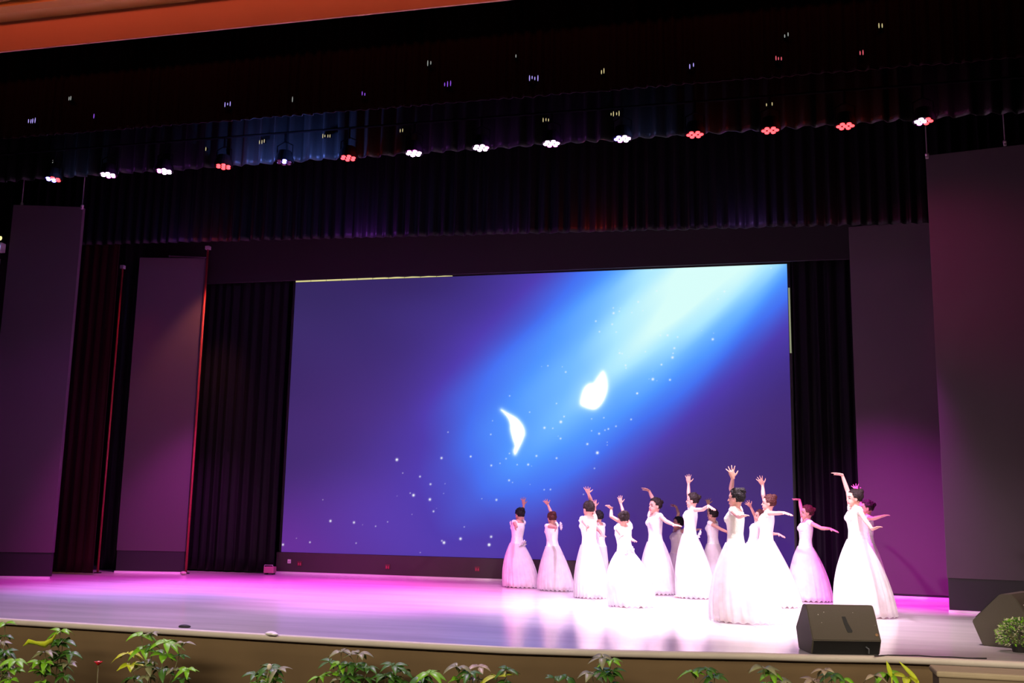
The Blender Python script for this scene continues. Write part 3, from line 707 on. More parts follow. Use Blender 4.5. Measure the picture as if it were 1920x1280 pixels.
def person(base, head, waist, face, hyaw, arms, hem, label, hair='dark', bun=1, leo='ivory', feet=None, ruffle=None, bow=False, puff=.75, skin=0, dy=0, tiltx=0, slope=0, seed=0):
    """base: photo point of the feet; head / waist: photo points; face: body heading in degrees (180 = screen left)"""
    g = ground(*base); Yp = g.y + dy
    W = at(*waist, Yp); H = at(*head, Yp); A = (H - W); k = A.length / .55; A.normalize()
    fa = math.radians(face); F = V((math.cos(fa), math.sin(fa), 0)); F = (F - A * F.dot(A)).normalized(); R = F.cross(A).normalized()
    T = lambda t: W + A * (.55 * k * t)
    bm = bmesh.new()
    levels = [(-.22, .135, .098, -.01), (-.1, .145, .102, -.010), (0, .138, .098, -.005), (.14, .116, .084, 0), (.25, .108, .078, .002), (.40, .120, .086, .004), (.54, .134, .100, .012), (.64, .140, .092, .008), (.72, .135, .070, -.004), (.765, .105, .052, -.008), (.80, .06, .045, -.008)]

    def torso(b, off=0, t0=-9, t1=9):
        rings(b, [(T(t) + F * f * k, R * (a * k + off), F * (c * k + off)) for t, a, c, f in levels if t0 <= t <= t1], 20)
    torso(bm)
    SH = {s: T(.735) + R * s * .142 * k for s in (1, -1)}
    for s in (1, -1): caps(bm, T(.79) + R * s * .03 * k, .030 * k, SH[s], .038 * k)
    # bust
    for s in (1, -1): ellip(bm, T(.545) + F * .075 * k + R * s * .058 * k, R * .05 * k, F * .042 * k, A * .045 * k, 12, 8)
    # neck and head
    ha = math.radians(hyaw); Fh = V((math.cos(ha), math.sin(ha), 0)); Uh = (A * .35 + V((0, 0, 1)) * .65 + V((tiltx, 0, 0))).normalized()
    Fh = (Fh - Uh * Fh.dot(Uh)).normalized(); Rh = Fh.cross(Uh).normalized(); C = H
    caps(bm, T(.76), .050 * k, C - Uh * .045 * k - Fh * .02 * k, .046 * k)
    hs = k
    ellip(bm, C - Fh * .008 * hs + Uh * .018 * hs, Rh * .073 * hs, Fh * .090 * hs, Uh * .092 * hs, 20, 14)
    ellip(bm, C + Fh * .026 * hs - Uh * .040 * hs, Rh * .052 * hs, Fh * .056 * hs, Uh * .066 * hs, 16, 10)
    ellip(bm, C + Fh * .062 * hs - Uh * .094 * hs, Rh * .022 * hs, Fh * .018 * hs, Uh * .016 * hs, 10, 8)
    rings(bm, [(C + Fh * .074 * hs + Uh * .012 * hs, Rh * .008 * hs, Uh * .006 * hs), (C + Fh * .090 * hs - Uh * .020 * hs, Rh * .012 * hs, Uh * .012 * hs), (C + Fh * .100 * hs - Uh * .030 * hs, Rh * .011 * hs, Uh * .008 * hs)], 10)
    ellip(bm, C + Fh * .078 * hs - Uh * .060 * hs, Rh * .022 * hs, Fh * .010 * hs, Uh * .011 * hs, 10, 6)
    ellip(bm, C + Fh * .070 * hs + Uh * .024 * hs, Rh * .048 * hs, Fh * .016 * hs, Uh * .010 * hs, 12, 6)
    for s in (1, -1): ellip(bm, C + Rh * s * .074 * hs - Fh * .004 * hs - Uh * .012 * hs, Rh * .010 * hs, Fh * .018 * hs, Uh * .030 * hs, 10, 8)
    # arms
    wrists = []
    for (side, el, wr, tip, fe, fw, ft, nm, spread, th) in arms:
        S = SH[side]; E_ = reach(el, S, .27 * k, fe); Wr = reach(wr, E_, .235 * k, fw); Tp = reach(tip, Wr, .16 * k, ft)
        caps(bm, S, .037 * k, S.lerp(E_, .45), .033 * k); caps(bm, S.lerp(E_, .45), .034 * k, E_, .028 * k)
        caps(bm, E_, .029 * k, E_.lerp(Wr, .3), .029 * k); caps(bm, E_.lerp(Wr, .3), .029 * k, Wr, .019 * k)
        N = {'c': V((0, -1, 0)), 'u': V((0, 0, 1)), 'b': V((0, 1, 0))}[nm]
        hand(bm, Wr, Tp, N, k, spread, .25, th); wrists.append((S, E_, side))
    # legs
    ft_ = [ground(*p) for p in (feet or [])]
    HZ = W.z - .10 * k
    hemL, hemR, hemY = hem
    gl, gr = ground(hemL, hemY), ground(hemR, hemY); hc = V(((at(hemL, hemY, Yp).x + at(hemR, hemY, Yp).x) / 2, Yp, 0)); hr = abs(at(hemR, hemY, Yp).x - at(hemL, hemY, Yp).x) / 2
    Fg = V((F.x, F.y, 0)).normalized(); Rg = Fg.cross(V((0, 0, 1)))
    dflt = [hc + Fg * hr * .30 - Rg * .06, hc - Fg * hr * .35 + Rg * .06]
    while len(ft_) < 2: ft_.append(dflt[len(ft_)])
    slips = []
    for i, f in enumerate(ft_[:2]):
        s = -1 if i == 0 else 1
        hip = T(-.2) + R * s * .062 * k; ank = V((f.x, f.y, .075)); kn = hip.lerp(ank, .5) + Fg * (.10 if i == 0 else .03)
        caps(bm, hip, .072 * k, kn, .052 * k); caps(bm, kn, .052 * k, kn.lerp(ank, .35) - Fg * .01, .050 * k); caps(bm, kn.lerp(ank, .35) - Fg * .01, .050 * k, ank, .032 * k)
        dirf = (Fg if i == 0 else (Fg * .9 + Rg * .3)).normalized()
        caps(bm, ank - V((0, 0, .032)), .030 * k, ank + dirf * .10 * k - V((0, 0, .052)), .020 * k); slips.append((ank, dirf))
    me = remeshed(bm, .0062 * max(k, .85), 2)
    body = link('person', me, [M_skin2 if skin else M_skin, M_eye, M_lip]); tag(body, label, 'person', 'dancers in white tulle skirts')
    # paint eyes / brows / lips per face of the head
    co = np.empty(len(me.polygons) * 3); me.polygons.foreach_get('center', co); co = co.reshape(-1, 3) - np.array(C)
    X, Yf, Zf = co @ np.array(Rh) / hs, co @ np.array(Fh) / hs, co @ np.array(Uh) / hs
    mi = np.zeros(len(me.polygons), np.int32)
    fr = Yf > .04
    for s in (1, -1):
        mi[fr & (((X - s * .031) / .015) ** 2 + ((Zf + .002) / .007) ** 2 < 1)] = 1
        mi[fr & (((X - s * .031) / .020) ** 2 + ((Zf - .024 + abs(X) * .0) / .0045) ** 2 < 1)] = 1
    mi[fr & ((X / .022) ** 2 + ((Zf + .060) / .009) ** 2 < 1)] = 2
    me.polygons.foreach_set('material_index', mi)
    # hair
    bm = bmesh.new(); ellip(bm, C - Fh * .014 * hs + Uh * .028 * hs, Rh * .087 * hs, Fh * .100 * hs, Uh * .098 * hs, 40, 28)
    for v in bm.verts:
        q = v.co - C; n_ = mnoise.noise(q * 38 + V((seed, 0, 0))) * .012 + mnoise.noise(q * 80 + V((seed, 3, 0))) * .007; v.co += q.normalized() * n_
    dl = [v for v in bm.verts if ((v.co - C).dot(Fh) > (.030 + .35 * max(0, (v.co - C).dot(Uh))) * hs and (v.co - C).dot(Uh) < .075 * hs) or ((v.co - C).dot(Uh) < -.045 * hs) or ((v.co - C).dot(Fh) > -.005 * hs and (v.co - C).dot(Uh) < -.0 * hs)]
    bmesh.ops.delete(bm, geom=dl, context='VERTS')
    ho = obj('hair', bm, HAIRM[hair], body, True); ho.modifiers.new('s', 'SOLIDIFY').thickness = .012
    if bun:
        bm = bmesh.new(); bc = C - Fh * .105 * hs * (1 if bun == 1 else .7) + Uh * (.055 if bun == 1 else .085) * hs
        br = (.034 if bun == 1 else .046) * hs
        ellip(bm, bc, Rh * br * 1.1, Fh * br, Uh * br, 20, 14)
        for v in bm.verts:
            q = v.co - bc; v.co += q.normalized() * (mnoise.noise(q * 60 + V((seed, 5, 0))) * .010)
        obj('bun', bm, HAIRM[hair], ho, True)
    # leotard
    ML = M_leo if leo == 'ivory' else M_leow
    bm = bmesh.new(); o_ = .011
    torso(bm, o_ + .002, -.05, .73)
    for s in (1, -1):
        caps(bm, T(.72) + R * s * .05 * k, .044 * k, SH[s], .046 * k)
        ellip(bm, T(.545) + F * .080 * k + R * s * .058 * k, R * .055 * k, F * .046 * k, A * .050 * k, 12, 8)
    for S, E_, s in wrists: caps(bm, S, .047 * k, S.lerp(E_, .15), .043 * k)
    lm = remeshed(bm, .008, 2); bm = bmesh.new(); bm.from_mesh(lm); bpy.data.meshes.remove(lm)
    nb = T(.83) + F * .035 * k; nb2 = T(.83)
    dl = [v for v in bm.verts if (v.co - nb).length < .088 * k or (v.co - nb2).length < .078 * k]
    bmesh.ops.delete(bm, geom=dl, context='VERTS'); lo = obj('leotard', bm, ML, body, True)
    # ruffled sleeve or waist bow
    def frill(c, d, r, name, m, n=26, am=.22):
        d, s, u = frame(d); b_ = bmesh.new(); loops = []
        for rr, zz in ((.35, 0), (.7, .25), (1.0, .30), (1.12, .05)):
            loops.append([b_.verts.new(c + (s * math.cos(2 * PI * i / n) + u * math.sin(2 * PI * i / n)) * r * rr * (1 + am * rr * math.sin(i * 2.6 + seed)) + d * r * (zz + .12 * rr * math.cos(i * 2.1))) for i in range(n)])
        for a_, c_ in zip(loops, loops[1:]):
            for i in range(n): b_.faces.new((a_[i], a_[(i + 1) % n], c_[(i + 1) % n], c_[i]))
        x = obj(name, b_, m, body, True); x.modifiers.new('s', 'SOLIDIFY').thickness = .004; return x
    if ruffle is not None:
        rp = at(*ruffle, Yp - .02); frill(rp, rp - T(.7), .062 * k, 'sleeve_ruffle', M_und)
    if bow: frill(T(.02) - F * .12 * k, (-F * .8 + V((0, 0, -.3))), .085 * k, 'waist_bow', M_und)
    # skirts
    cf = abs(Fg.x); r0x = (.100 * cf + .140 * (1 - cf)) * k + .006; r0y = (.140 * cf + .100 * (1 - cf)) * k + .006
    def skirt(name, m, sc, npl, amp, top, th):
        b_ = bmesh.new(); n = 144; M = 22; rr_ = random.Random(seed * 7 + npl); ph = [rr_.uniform(0, 6.28) for _ in range(5)]; loops = []
        top0 = T(top); hz = .006 if sc == 1 else .05
        for j in range(M + 1):
            s = j / M; c = top0.lerp(V((hc.x, hc.y, hz)), s); c.x = top0.x + (hc.x - top0.x) * s ** (1.15)
            pr = 1 - (1 - s) ** (puff * 1.15 + .1); ra = r0x + (hr * sc - r0x) * pr; rb = r0y + (hr * .80 * sc - r0y) * pr
            L = []
            for i in range(n):
                th_ = 2 * PI * i / n
                f = 1 + amp * s ** .7 * (.5 * math.sin(npl * th_ + ph[0]) + .3 * math.sin((npl * 1.7 // 1) * th_ + ph[1] + s) + .35 * math.sin(5 * th_ + ph[2]) * s) if amp else 1
                cx, sx_ = math.cos(th_), math.sin(th_)
                uF, uR = cx * Fg.x + sx_ * Fg.y, cx * Rg.x + sx_ * Rg.y
                rt_ = 1 / math.sqrt((uF / (.105 * k + .008)) ** 2 + (uR / (.143 * k + .008)) ** 2)
                q = c + V((cx, sx_, 0)) * rt_ * (1 - pr) + V((cx * hr * sc, sx_ * hr * .8 * sc, 0)) * pr * f
                if j == M: q.z += .012 * (1 + math.sin(npl * th_ + ph[3]))
                # tilt of the waist ring follows the spine
                q.z += (1 - s) * (-(q - c).dot(V((A.x, A.y, 0))) / max(A.z, .5))
                L.append(b_.verts.new(q))
            loops.append(L)
        for a_, c_ in zip(loops, loops[1:]):
            for i in range(n): b_.faces.new((a_[i], c_[i], c_[(i + 1) % n], a_[(i + 1) % n]))
        x = obj(name, b_, m, body, True); return x
    skirt('tulle_skirt', M_tul, 1.0, 26, .045, .055 + slope, 0)
    skirt('underskirt', M_und, .88, 14, .05, .03 + slope, 0)
    for ank, dirf in slips:
        b_ = bmesh.new(); sd_ = dirf.cross(V((0, 0, 1))); c = ank + dirf * .045 * k - V((0, 0, .05))
        rings(b_, [(c - dirf * .085 * k, sd_ * .012, V((0, 0, .014))), (c - dirf * .07 * k, sd_ * .028 * k, V((0, 0, .024))), (c, sd_ * .034 * k, V((0, 0, .024))), (c + dirf * .06 * k, sd_ * .036 * k, V((0, 0, .019))), (c + dirf * .11 * k, sd_ * .022 * k, V((0, 0, .013))), (c + dirf * .125 * k, sd_ * .008, V((0, 0, .005)))], 12)
        obj('slipper', b_, M_slip, body, True)
    return body


# arms: (side +1 far / -1 near, elbow px, wrist px, fingertip px, far?, far?, far?, palm normal, finger spread, thumb side)
L_, N_ = 1, -1
person((975, 1101), (974, 964), (969, 1021), 155, 145, [(1, (980, 972), (982, 946), (981, 930), 1, 0, 0, 'u', 2.0, -1), (-1, (968, 987), (967, 988), (965, 988), 0, 0, 0, 'c', .6, 1)], (944, 1012, 1102),
       'person in white gown at the far left end of the dancers, arm raised, back turned', 'black', 2, 'white', ruffle=(959, 984), bow=True, puff=1.80, seed=1)
person((1041, 1107), (1034, 971), (1036, 1026), 150, 135, [(1, (1034, 962), (1027, 945), (1021, 936), 1, 1, 0, 'c', 1.4, 1), (-1, (1042, 989), (1042, 990), (1041, 991), 0, 0, 0, 'c', .6, 1)], (1008, 1077, 1108),
       'person in white gown second from left, head bent, arm raised beside red lit hair', 'red', 2, 'white', feet=[(1040, 1100), (1058, 1108)], ruffle=(1051, 986), puff=1.40, seed=2)
person((1126, 1112), (1121, 969), (1124, 1027), 150, 160, [(-1, (1125, 996), (1129, 1003), (1134, 1006), 0, 0, 0, 'u', .8, 1), (1, (1117, 975), (1116, 950), (1114, 935), 1, 1, 1, 'c', 1, 1)], (1100, 1142, 1112),
       'person mostly hidden behind the third dancer, black hair and pinkish hand showing', 'black', 0, 'white', ruffle=(1120, 986), puff=1.60, seed=3, dy=.25)
person((1107, 1121), (1103, 954), (1105, 1024), 150, 142, [(1, (1108, 938), (1103, 924), (1100, 912), 1, 0, 0, 'c', 1.6, 1), (-1, (1102, 987), (1101, 988), (1100, 989), 0, 0, 0, 'c', .6, 1)], (1076, 1141, 1121),
       'person in white gown third from left, back turned, upright arm above dark hair', 'dark', 0, 'white', feet=[(1098, 1116), (1126, 1121)], ruffle=(1092, 982), puff=1.80, seed=4)
person((1190, 1122), (1170, 970), (1172, 1028), 140, 140, [(1, (1168, 958), (1164, 944), (1161, 925), 1, 1, 0, 'c', 1.2, 1), (-1, (1179, 1000), (1184, 1010), (1192, 1016), 0, 0, 0, 'u', 1.6, 1)], (1158, 1212, 1122),
       'person hidden behind the stooping dancer, open palm raised and a hand spread right', 'dark', 0, 'white', puff=1.60, seed=5, dy=.25)
person((1184, 1137), (1168, 972), (1171, 1037), 138, 128, [(1, (1146, 968), (1146, 953), (1137, 945), 0, 1, 0, 'u', 1, -1), (-1, (1166, 1003), (1165, 1004), (1164, 1006), 0, 0, 0, 'c', .6, 1)], (1142, 1232, 1137),
       'person in puffed white gown fourth from left, back turned, bent arm raised left', 'dark', 2, 'white', bow=True, puff=2.50, seed=6)
person((1234, 1114), (1228, 948), (1229, 1019), 215, 215, [(1, (1224, 935), (1217, 920), (1205, 913), 1, 1, 0, 'u', .7, 1), (-1, (1249, 977), (1264, 984), (1277, 986), 0, 0, 0, 'u', 1, 1)], (1202, 1268, 1114),
       'person with downcast visible face and topknot, left of the tall central dancer', 'dark', 1, 'white', feet=[(1226, 1110), (1244, 1113)], puff=2.20, seed=7, skin=1)
person((1272, 1106), (1271, 981), (1268, 1040), 200, 200, [(1, (1272, 962), (1268, 950), (1259, 944), 1, 1, 0, 'u', 1, 1), (-1, (1292, 990), (1304, 994), (1313, 990), 0, 0, 0, 'u', 1.5, 1)], (1248, 1300, 1106),
       'person crouching low in pinkish top, black hair, between the two tall central dancers', 'black', 0, 'ivory', puff=1.60, seed=8, dy=.2)
person((1300, 1121), (1298, 938), (1293, 1005), 190, 178, [(1, (1291, 925), (1291, 906), (1290, 886), 1, 1, 1, 'c', 1.3, 1), (-1, (1318, 955), (1328, 948), (1342, 957), 0, 0, 0, 'u', 1.6, 1)], (1268, 1344, 1120),
       'tall person in profile with purple lit bun, central dancer, one foot pointed behind', 'dark', 1, 'white', feet=[(1284, 1121), (1322, 1119)], bow=True, puff=1.70, seed=9, skin=1)
person((1340, 1112), (1336, 965), (1337, 1022), 160, 165, [(1, (1329, 965), (1328, 945), (1327, 932), 1, 1, 1, 'c', 2, 1), (-1, (1352, 992), (1366, 998), (1375, 1002), 0, 0, 0, 'u', 1, 1)], (1312, 1368, 1112),
       'smaller person behind the central pair, spread hand raised left of the head', 'dark', 0, 'white', puff=1.80, seed=10, dy=.1)
person((1399, 1166), (1380, 934), (1379, 1022), 165, 168, [(1, (1371, 916), (1374, 896), (1368, 870), 1, 0, 0, 'c', 1.9, 1), (-1, (1385, 968), (1393, 967), (1400, 965), 0, 0, 0, 'u', .8, 1)], (1332, 1474, 1166),
       'person nearest the camera, ivory leotard, open hand raised high over dark hair', 'black', 2, 'ivory', feet=[(1366, 1166), (1400, 1160)], puff=1.40, seed=11)
person((1424, 1126), (1424, 967), (1411, 1022), 185, 200, [(1, (1416, 968), (1407, 949), (1399, 939), 1, 0, 0, 'c', 1.6, 1), (-1, (1444, 1000), (1460, 1001), (1473, 1008), 0, 0, 0, 'u', 1, 1)], (1395, 1460, 1126),
       'person mostly hidden behind the dancer with red lit hair, only arms and side showing', 'red', 0, 'white', puff=1.60, seed=12, dy=.1)
person((1452, 1137), (1441, 943), (1436, 1016), 175, 180, [(1, (1431, 928), (1430, 909), (1422, 892), 1, 1, 0, 'c', 1.5, 1), (-1, (1457, 962), (1470, 961), (1486, 966), 0, 0, 0, 'u', 1.2, 1)], (1410, 1505, 1137),
       'person with curly red lit hair right of the nearest dancer, wrist bent at right', 'red', 2, 'ivory', feet=[(1440, 1130), (1484, 1137)], puff=1.50, seed=13)
person((1520, 1127), (1513, 961), (1510, 1028), 195, 190, [(1, (1502, 952), (1499, 937), (1487, 934), 1, 1, 0, 'u', .8, 1), (-1, (1540, 990), (1556, 991), (1574, 998), 0, 0, 0, 'u', 1, 1)], (1481, 1562, 1127),
       'person against the black curtain right of the screen, both arms stretched, pinkish bun', 'red', 1, 'white', puff=1.90, seed=14)
person((1626, 1138), (1625, 952), (1626, 1022), 180, 185, [(1, (1612, 940), (1606, 922), (1602, 905), 1, 1, 1, 'c', 2.0, 1), (-1, (1638, 972), (1652, 968), (1668, 964), 0, 0, 0, 'u', 1, 1)], (1590, 1668, 1138),
       'person behind the rightmost dancer, purple lit bun and spread white hand overhead', 'dark', 1, 'white', puff=1.70, seed=15, dy=.2)
person((1628, 1156), (1602, 934), (1606, 1015), 195, 190, [(1, (1590, 922), (1579, 890), (1559, 885), 1, 1, 0, 'u', .6, 1), (-1, (1622, 975), (1636, 992), (1653, 985), 0, 0, 0, 'u', 1, 1)], (1566, 1684, 1156),
       'rightmost person in front, ivory leotard, arm arched overhead with flat hand', 'dark', 2, 'ivory', feet=[(1612, 1150), (1658, 1157)], puff=1.75, seed=16, skin=1)

# ------------------------------------------------------------------ plants
def leafmat(name, rgb):
    return mat(name, lin(rgb), .45, var=.25, vscale=25)


M_lf = {'g': leafmat('leaf_fresh_green', (125, 190, 38)), 'y': leafmat('leaf_yellow_green', (190, 205, 40)), 'd': leafmat('leaf_dark_green', (70, 118, 40)), 's': leafmat('leaf_grey_green', (140, 145, 105)), 'p': leafmat('leaf_pale_dry', (175, 160, 135))}
M_stem = leafmat('plant_stem', (105, 105, 60)); M_pot = mat('clay_pot', (.12, .06, .04), .8); M_soil = mat('soil', (.02, .014, .01), 1)


def leaf(bm, p, d, up, L, w, droop=.5, fold=.25):
    d = d.normalized(); s = d.cross(up)
    if s.length < .01: s = V((1, 0, 0))
    s.normalize(); n = s.cross(d).normalized(); rows = []
    for i in range(8):
        t = i / 7; x = L * t; wd = w * (math.sin(PI * min(1, t * 1.02) ** .8) ** .8 if 0 < t < 1 else 0) * .5 + (.0015 if t in (0, 1) else 0)
        dd = -droop * L * t * t; c = p + d * x + V((0, 0, dd))
        rows.append([bm.verts.new(c - s * wd + n * wd * fold), bm.verts.new(c), bm.verts.new(c + s * wd + n * wd * fold)])
    for a, b in zip(rows, rows[1:]):
        for i in range(2): bm.faces.new((a[i], a[i + 1], b[i + 1], b[i]))


PL = []


def plant(whorls, Yoff, label, seed, name='leafy_plant'):
    rg = random.Random(seed); pts = []
    for (x, y, size, c, n) in whorls:
        Yw = 9.35 + Yoff + rg.uniform(-.12, .12)
        # keep in front of the fascia
        q = at(x, y, Yw); pts.append((q, size, c, n))
    cx = sum(p[0].x for p in pts) / len(pts); cyy = sum(p[0].y for p in pts) / len(pts); base = V((cx, cyy, -1.1))
    e = empty(name, base); tag(e, label, 'plant', 'leafy plants along the stage front')
    bs = bmesh.new(); bf = {}
    for q, size, c, n in pts:
        l = q - base; m_ = V((l.x * .5, l.y * .5, l.z * .6)) + V((rg.uniform(-.03, .03), 0, 0))
        tube(bs, [V((rg.uniform(-.03, .03), 0, .18)), m_, l], [.006, .005, .0035], 6)
        # secondary lower leaves along the stem
        for qq, kk in ((l, 1), (m_.lerp(l, .72), .85), (m_.lerp(l, .4), .8)):
            a0 = rg.uniform(0, 6.28); cc = c if kk == 1 else rg.choice(['d', 'd', 'g', 's', c])
            b = bf.setdefault(cc, bmesh.new())
            for i in range(n if kk == 1 else 5):
                a = a0 + 2 * PI * i / (n if kk == 1 else 5) + rg.uniform(-.2, .2); el = rg.uniform(-.15, .45)
                d = V((math.cos(a) * math.cos(el), math.sin(a) * math.cos(el) * .9, math.sin(el)))
                leaf(b, qq + d * .008, d, V((0, 0, 1)) + V((rg.uniform(-.4, .4), -.35, 0)), size * rg.uniform(.95, 1.3) * kk, size * rg.uniform(.42, .56), rg.uniform(.25, .75))
    obj('stems', bs, M_stem, e, True)['kind'] = 'stuff'
    for c, b in bf.items():
        f = obj('foliage', b, M_lf[c], e, True); s = f.modifiers.new('s', 'SOLIDIFY'); s.thickness = .0015
    b = bmesh.new(); rings(b, [(V((0, 0, 0)), (.09, 0, 0), (0, .09, 0)), (V((0, 0, .19)), (.12, 0, 0), (0, .12, 0)), (V((0, 0, .2)), (.13, 0, 0), (0, .13, 0)), (V((0, 0, .225)), (.13, 0, 0), (0, .13, 0)), (V((0, 0, .225)), (.11, 0, 0), (0, .11, 0)), (V((0, 0, .19)), (.11, 0, 0), (0, .11, 0))], 20)
    obj('pot', b, M_pot, e, True); PL.append(e)
    return e


plant([(10, 1168, .10, 'g', 5), (0, 1205, .10, 's', 6), (10, 1222, .12, 'd', 6), (28, 1238, .13, 'g', 7), (8, 1255, .12, 'd', 6)], -.1, 'tangled green plant at the far left end of the stage front', 1)
plant([(113, 1184, .13, 'g', 6), (118, 1202, .14, 'd', 6), (85, 1222, .12, 's', 6), (75, 1240, .12, 'g', 6), (130, 1225, .12, 'd', 5)], -.1, 'plant with bright upper rosette, second from the left below the stage edge', 2)
plant([(265, 1192, .13, 'g', 7), (312, 1204, .15, 'g', 8), (285, 1186, .09, 's', 5), (240, 1225, .14, 'y', 6), (345, 1205, .10, 's', 4), (350, 1255, .11, 'g', 6), (275, 1250, .11, 's', 5)], -.08, 'large bright umbrella leaf plant reaching the stage edge on the left', 3)
plant([(505, 1250, .13, 'd', 7), (520, 1255, .12, 's', 5), (480, 1262, .12, 'd', 6)], 0, 'dark low plant with a white bud, alone below the stage edge', 4)
plant([(640, 1222, .12, 's', 6), (672, 1226, .13, 's', 6), (655, 1245, .13, 'd', 6), (620, 1240, .12, 'd', 6), (600, 1268, .10, 'g', 4), (690, 1250, .12, 'd', 6)], 0, 'grey green drooping plant left of the middle stage front', 5)
plant([(738, 1248, .13, 'd', 7), (755, 1258, .11, 'd', 6), (722, 1265, .12, 'd', 6)], .05, 'darkest small plant between the grey green one and the bright rosette', 6)
plant([(805, 1262, .15, 'g', 6), (790, 1270, .12, 'd', 5)], -.05, 'bright green rosette plant low at the frame bottom, middle left', 7)
plant([(858, 1250, .13, 's', 7), (898, 1250, .12, 'p', 6), (880, 1262, .12, 'd', 6)], 0, 'muted plant with pale dry leaves beside the bright pointed one', 8)
plant([(932, 1268, .15, 'y', 6), (950, 1255, .11, 'd', 6)], -.06, 'bright plant with one upright pointed leaf near the middle', 9)
plant([(1040, 1272, .09, 'd', 5), (1062, 1270, .10, 'd', 6)], .02, 'tiny dark plant barely rising above the frame bottom', 10)
plant([(1130, 1232, .12, 's', 5), (1145, 1238, .11, 'g', 6), (1110, 1262, .13, 's', 6), (1148, 1258, .11, 'd', 6)], -.02, 'arching plant with grey leaves beneath the middle of the stage edge', 11)
plant([(1298, 1260, .10, 'g', 6), (1325, 1256, .10, 'd', 7), (1340, 1268, .11, 'd', 6)], .02, 'bushy low green plant below the dancers\' reflections', 12)
plant([(1432, 1252, .13, 's', 5), (1445, 1262, .12, 'g', 6), (1465, 1275, .10, 's', 5)], 0, 'pale leaved plant just left of the stage monitor', 13)
plant([(1545, 1256, .09, 'p', 5), (1560, 1265, .11, 'd', 6), (1525, 1275, .12, 'p', 5), (1580, 1272, .10, 'g', 6)], 0, 'cream and green plant directly beneath the stage monitor', 14)
plant([(1662, 1262, .13, 'g', 5), (1640, 1266, .09, 'p', 5), (1700, 1270, .13, 'y', 4)], 0, 'green plant with long grassy blades left of the side steps', 15)
# long arching blades on that last plant side
p = at(1665, 1262, 9.3); e = PL[14]
for (x0, y0, x1, y1) in ((1672, 1270, 1662, 1238), (1722, 1276, 1686, 1240)):
    bm = bmesh.new(); a, b = at(x0, y0, 9.3), at(x1, y1, 9.3); base = e.location.copy()
    tube(bm, [V((0, 0, .1)), (a - base) * .8, a - base], .004, 6); leaf(bm, a - base, b - a, V((0, -1, .3)), (b - a).length, .035, 0)
    o = obj('blade', bm, M_lf['y'], e, True); o.modifiers.new('s', 'SOLIDIFY').thickness = .002
# twisted yellow leaf
p = at(110, 1190, 9.2); e = empty('fallen_leaf', p); tag(e, 'long twisted yellow green leaf hanging left of the bright rosette', 'leaf')
bm = bmesh.new(); pts = [at(x, y, 9.15) - p for x, y in ((106, 1187), (98, 1200), (84, 1208), (68, 1205), (54, 1202), (44, 1210))]; prev = None
for i, q in enumerate(pts):
    w_ = (.012, .030, .034, .022, .026, .004)[i]; n = V((0, -.3, 1)) if i % 2 == 0 else V((.2, -.5, .9)); n.normalize()
    r = [bm.verts.new(q - n * w_), bm.verts.new(q + V((0, -.01, 0))), bm.verts.new(q + n * w_)]
    if prev:
        for j in range(2): bm.faces.new((prev[j], r[j], r[j + 1], prev[j + 1]))
    prev = r
o = obj('leaf_blade', bm, M_lf['y'], e, True); o.modifiers.new('s', 'SOLIDIFY').thickness = .002
bm = bmesh.new(); tube(bm, [pts[0], pts[0] + V((.01, .01, .02))], .004, 6); obj('leaf_stalk', bm, M_stem, e)
# red flower
p = at(184, 1247, 9.4); e = empty('red_flower', (p.x, p.y, -1.1)); tag(e, 'single red flower low between the two left plants', 'flower')
bm = bmesh.new(); tube(bm, [(0, 0, 0), (.02, 0, p.z + .5), (0, 0, p.z + 1.1)], .005, 6); obj('stem', bm, M_stem, e, True)
for i in range(6):
    a = i * PI / 3; bm = bmesh.new(); leaf(bm, V((0, 0, p.z + 1.1)), V((math.cos(a) * .5, math.sin(a) * .4, .5)), V((0, 0, 1)), .07, .045, .2, .4)
    o = obj('petal', bm, mat('red_petal', (.55, .01, .01), .5), e, True); o.modifiers.new('s', 'SOLIDIFY').thickness = .0015
bm = bmesh.new(); ball(bm, (0, 0, p.z + 1.13), .010); obj('flower_centre', bm, mat('cream_stamen', (.7, .6, .4), .6), e, True)
# white bud on plant 4
p = at(505, 1250, 9.2); e = PL[3]; p = p - e.location
bm = bmesh.new(); ellip(bm, p, (.024, 0, 0), (0, .022, 0), (0, 0, .030)); obj('bud', bm, mat('cream_bud', (.7, .64, .5), .6), e, True)['label'] = 'round white bud'
bm = bmesh.new(); tube(bm, [p + V((0, 0, -.03)), p + V((-.02, 0, -.12)), p + V((-.03, 0, -.25))], .005, 6); obj('bud_stalk', bm, M_lf['s'], e, True)

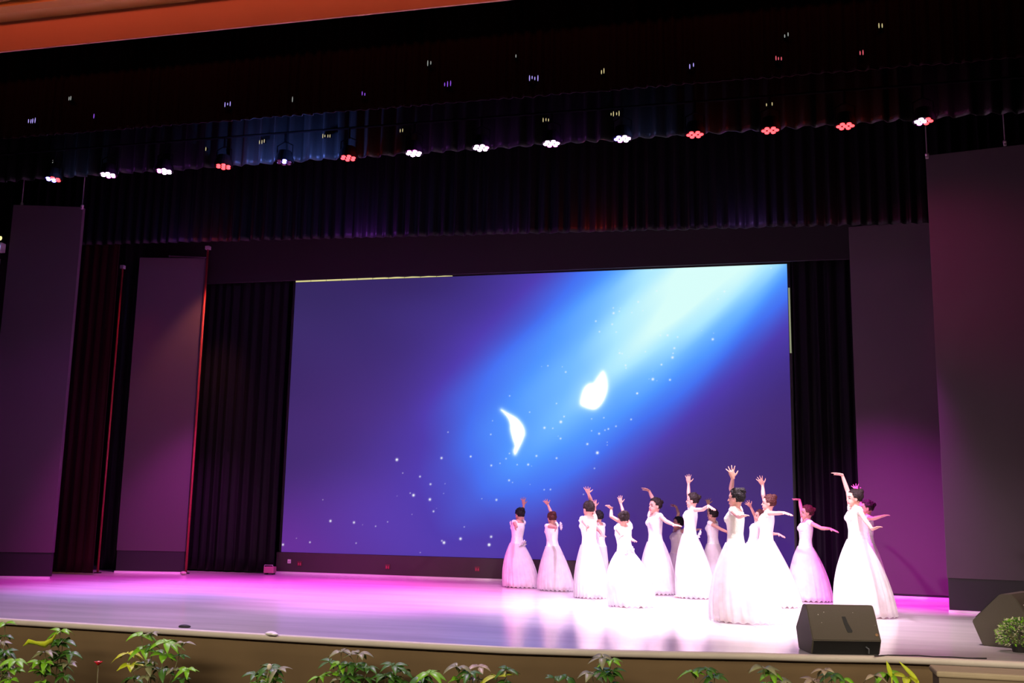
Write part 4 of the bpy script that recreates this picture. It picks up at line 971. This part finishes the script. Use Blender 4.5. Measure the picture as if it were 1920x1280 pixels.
# bush on the stage beside the right monitor
g = ground(1900, 1222); print('bush', g)
e = empty('potted_bush', (g.x + .06, g.y + .02, 0)); tag(e, 'variegated small leaved bush standing on stage before the right monitor', 'plant')
for nm, c, cnt_, sd in (('foliage', 'g', 420, 1), ('pale_leaf_tips', 's', 420, 2), ('inner_foliage', 'd', 320, 3)):
    rg = random.Random(sd); bm = bmesh.new()
    for i in range(cnt_):
        a = rg.uniform(0, 2 * PI); zz = rg.uniform(-.55, 1); r = math.sqrt(1 - zz * zz) * (1 if nm != 'inner_foliage' else .8) * rg.uniform(.82, 1.12)
        c_ = V((math.cos(a) * r * .19, math.sin(a) * r * .15, .155 + zz * .15 * rg.uniform(.9, 1.15)))
        c_.z = max(.015, c_.z)
        d = (c_ - V((0, 0, .12))).normalized() + V((rg.uniform(-.7, .7), rg.uniform(-.7, .7), rg.uniform(-.3, .7)))
        leaf(bm, c_, d, V((rg.uniform(-1, 1), -.4, 1)), rg.uniform(.018, .032), rg.uniform(.012, .018), .2, .3)
    o = obj(nm, bm, mat('leaf_cream_tip', lin((195, 200, 160)), .5) if nm == 'pale_leaf_tips' else M_lf[c], e, True); o['kind'] = 'stuff'
bm = bmesh.new(); rg = random.Random(9)
for i in range(14):
    a = rg.uniform(0, 6.28); tube(bm, [(0, 0, .02), (math.cos(a) * .06, math.sin(a) * .06, .12), (math.cos(a) * .13, math.sin(a) * .1, .22)], .003, 5)
obj('stems', bm, M_stem, e)['kind'] = 'stuff'
bm = bmesh.new(); rings(bm, [((0, 0, 0), (.06, 0, 0), (0, .06, 0)), ((0, 0, .07), (.08, 0, 0), (0, .08, 0))], 16); obj('pot', bm, M_band, e)

# side steps at the lower right
M_step = mat('step_carpet', lin((165, 150, 125)), .8, var=.12, vscale=6)
p = at(1755, 1257, 9.45); e = empty('side_steps', (p.x, 9.45, -1.1)); tag(e, 'carpeted side steps rising to the stage at the lower right corner', 'steps')
zt = p.z + 1.1
for j in range(3):
    zt_ = zt - j * .28; bm = bmesh.new(); box(bm, (0, -.02 - j * .3, zt_ - .05), (2.6, .36 - j * .3 + .02, zt_), .015); obj('tread', bm, M_step, e)
    bm = bmesh.new(); box(bm, (.02, -.0 - j * .3, max(0, zt_ - .33)), (2.58, .34 - j * .3, zt_ - .05)); obj('riser', bm, mat('riser_cloth', lin((120, 105, 85)), .85), e)

# loose black cable on the stage edge and tape lump
bm = bmesh.new(); pts = [ground(x, y) + V((0, 0, .008)) for x, y in ((1640, 1231.0), (1665, 1229.5), (1690, 1230), (1720, 1230), (1750, 1232.3), (1785, 1233), (1815, 1235), (1850, 1235.5))]
tube(bm, pts, .006, 6); tag(obj('cable', bm, M_band, smooth=True), 'thin black cable lying along the stage edge right of the monitor', 'cable')
g = ground(508, 1190); e = empty('tape_lump', (g.x, g.y, 0)); tag(e, 'crumpled pale tape lump on the stage edge', 'tape')
bm = bmesh.new(); ellip(bm, (0, 0, .015), (.06, 0, 0), (0, .05, 0), (0, 0, .022)); ellip(bm, (.05, -.02, .01), (.04, 0, 0), (0, .03, 0), (0, 0, .014)); obj('tape', bm, M_tape_strip, e, True)
g = ground(346, 1176); e = empty('floor_marker', (g.x, g.y, 0)); tag(e, 'small dark lump lying just behind the stage edge on the left', 'marker')
bm = bmesh.new(); ellip(bm, (0, 0, .01), (.07, 0, 0), (0, .04, 0), (0, 0, .022)); obj('lump', bm, M_band, e, True)
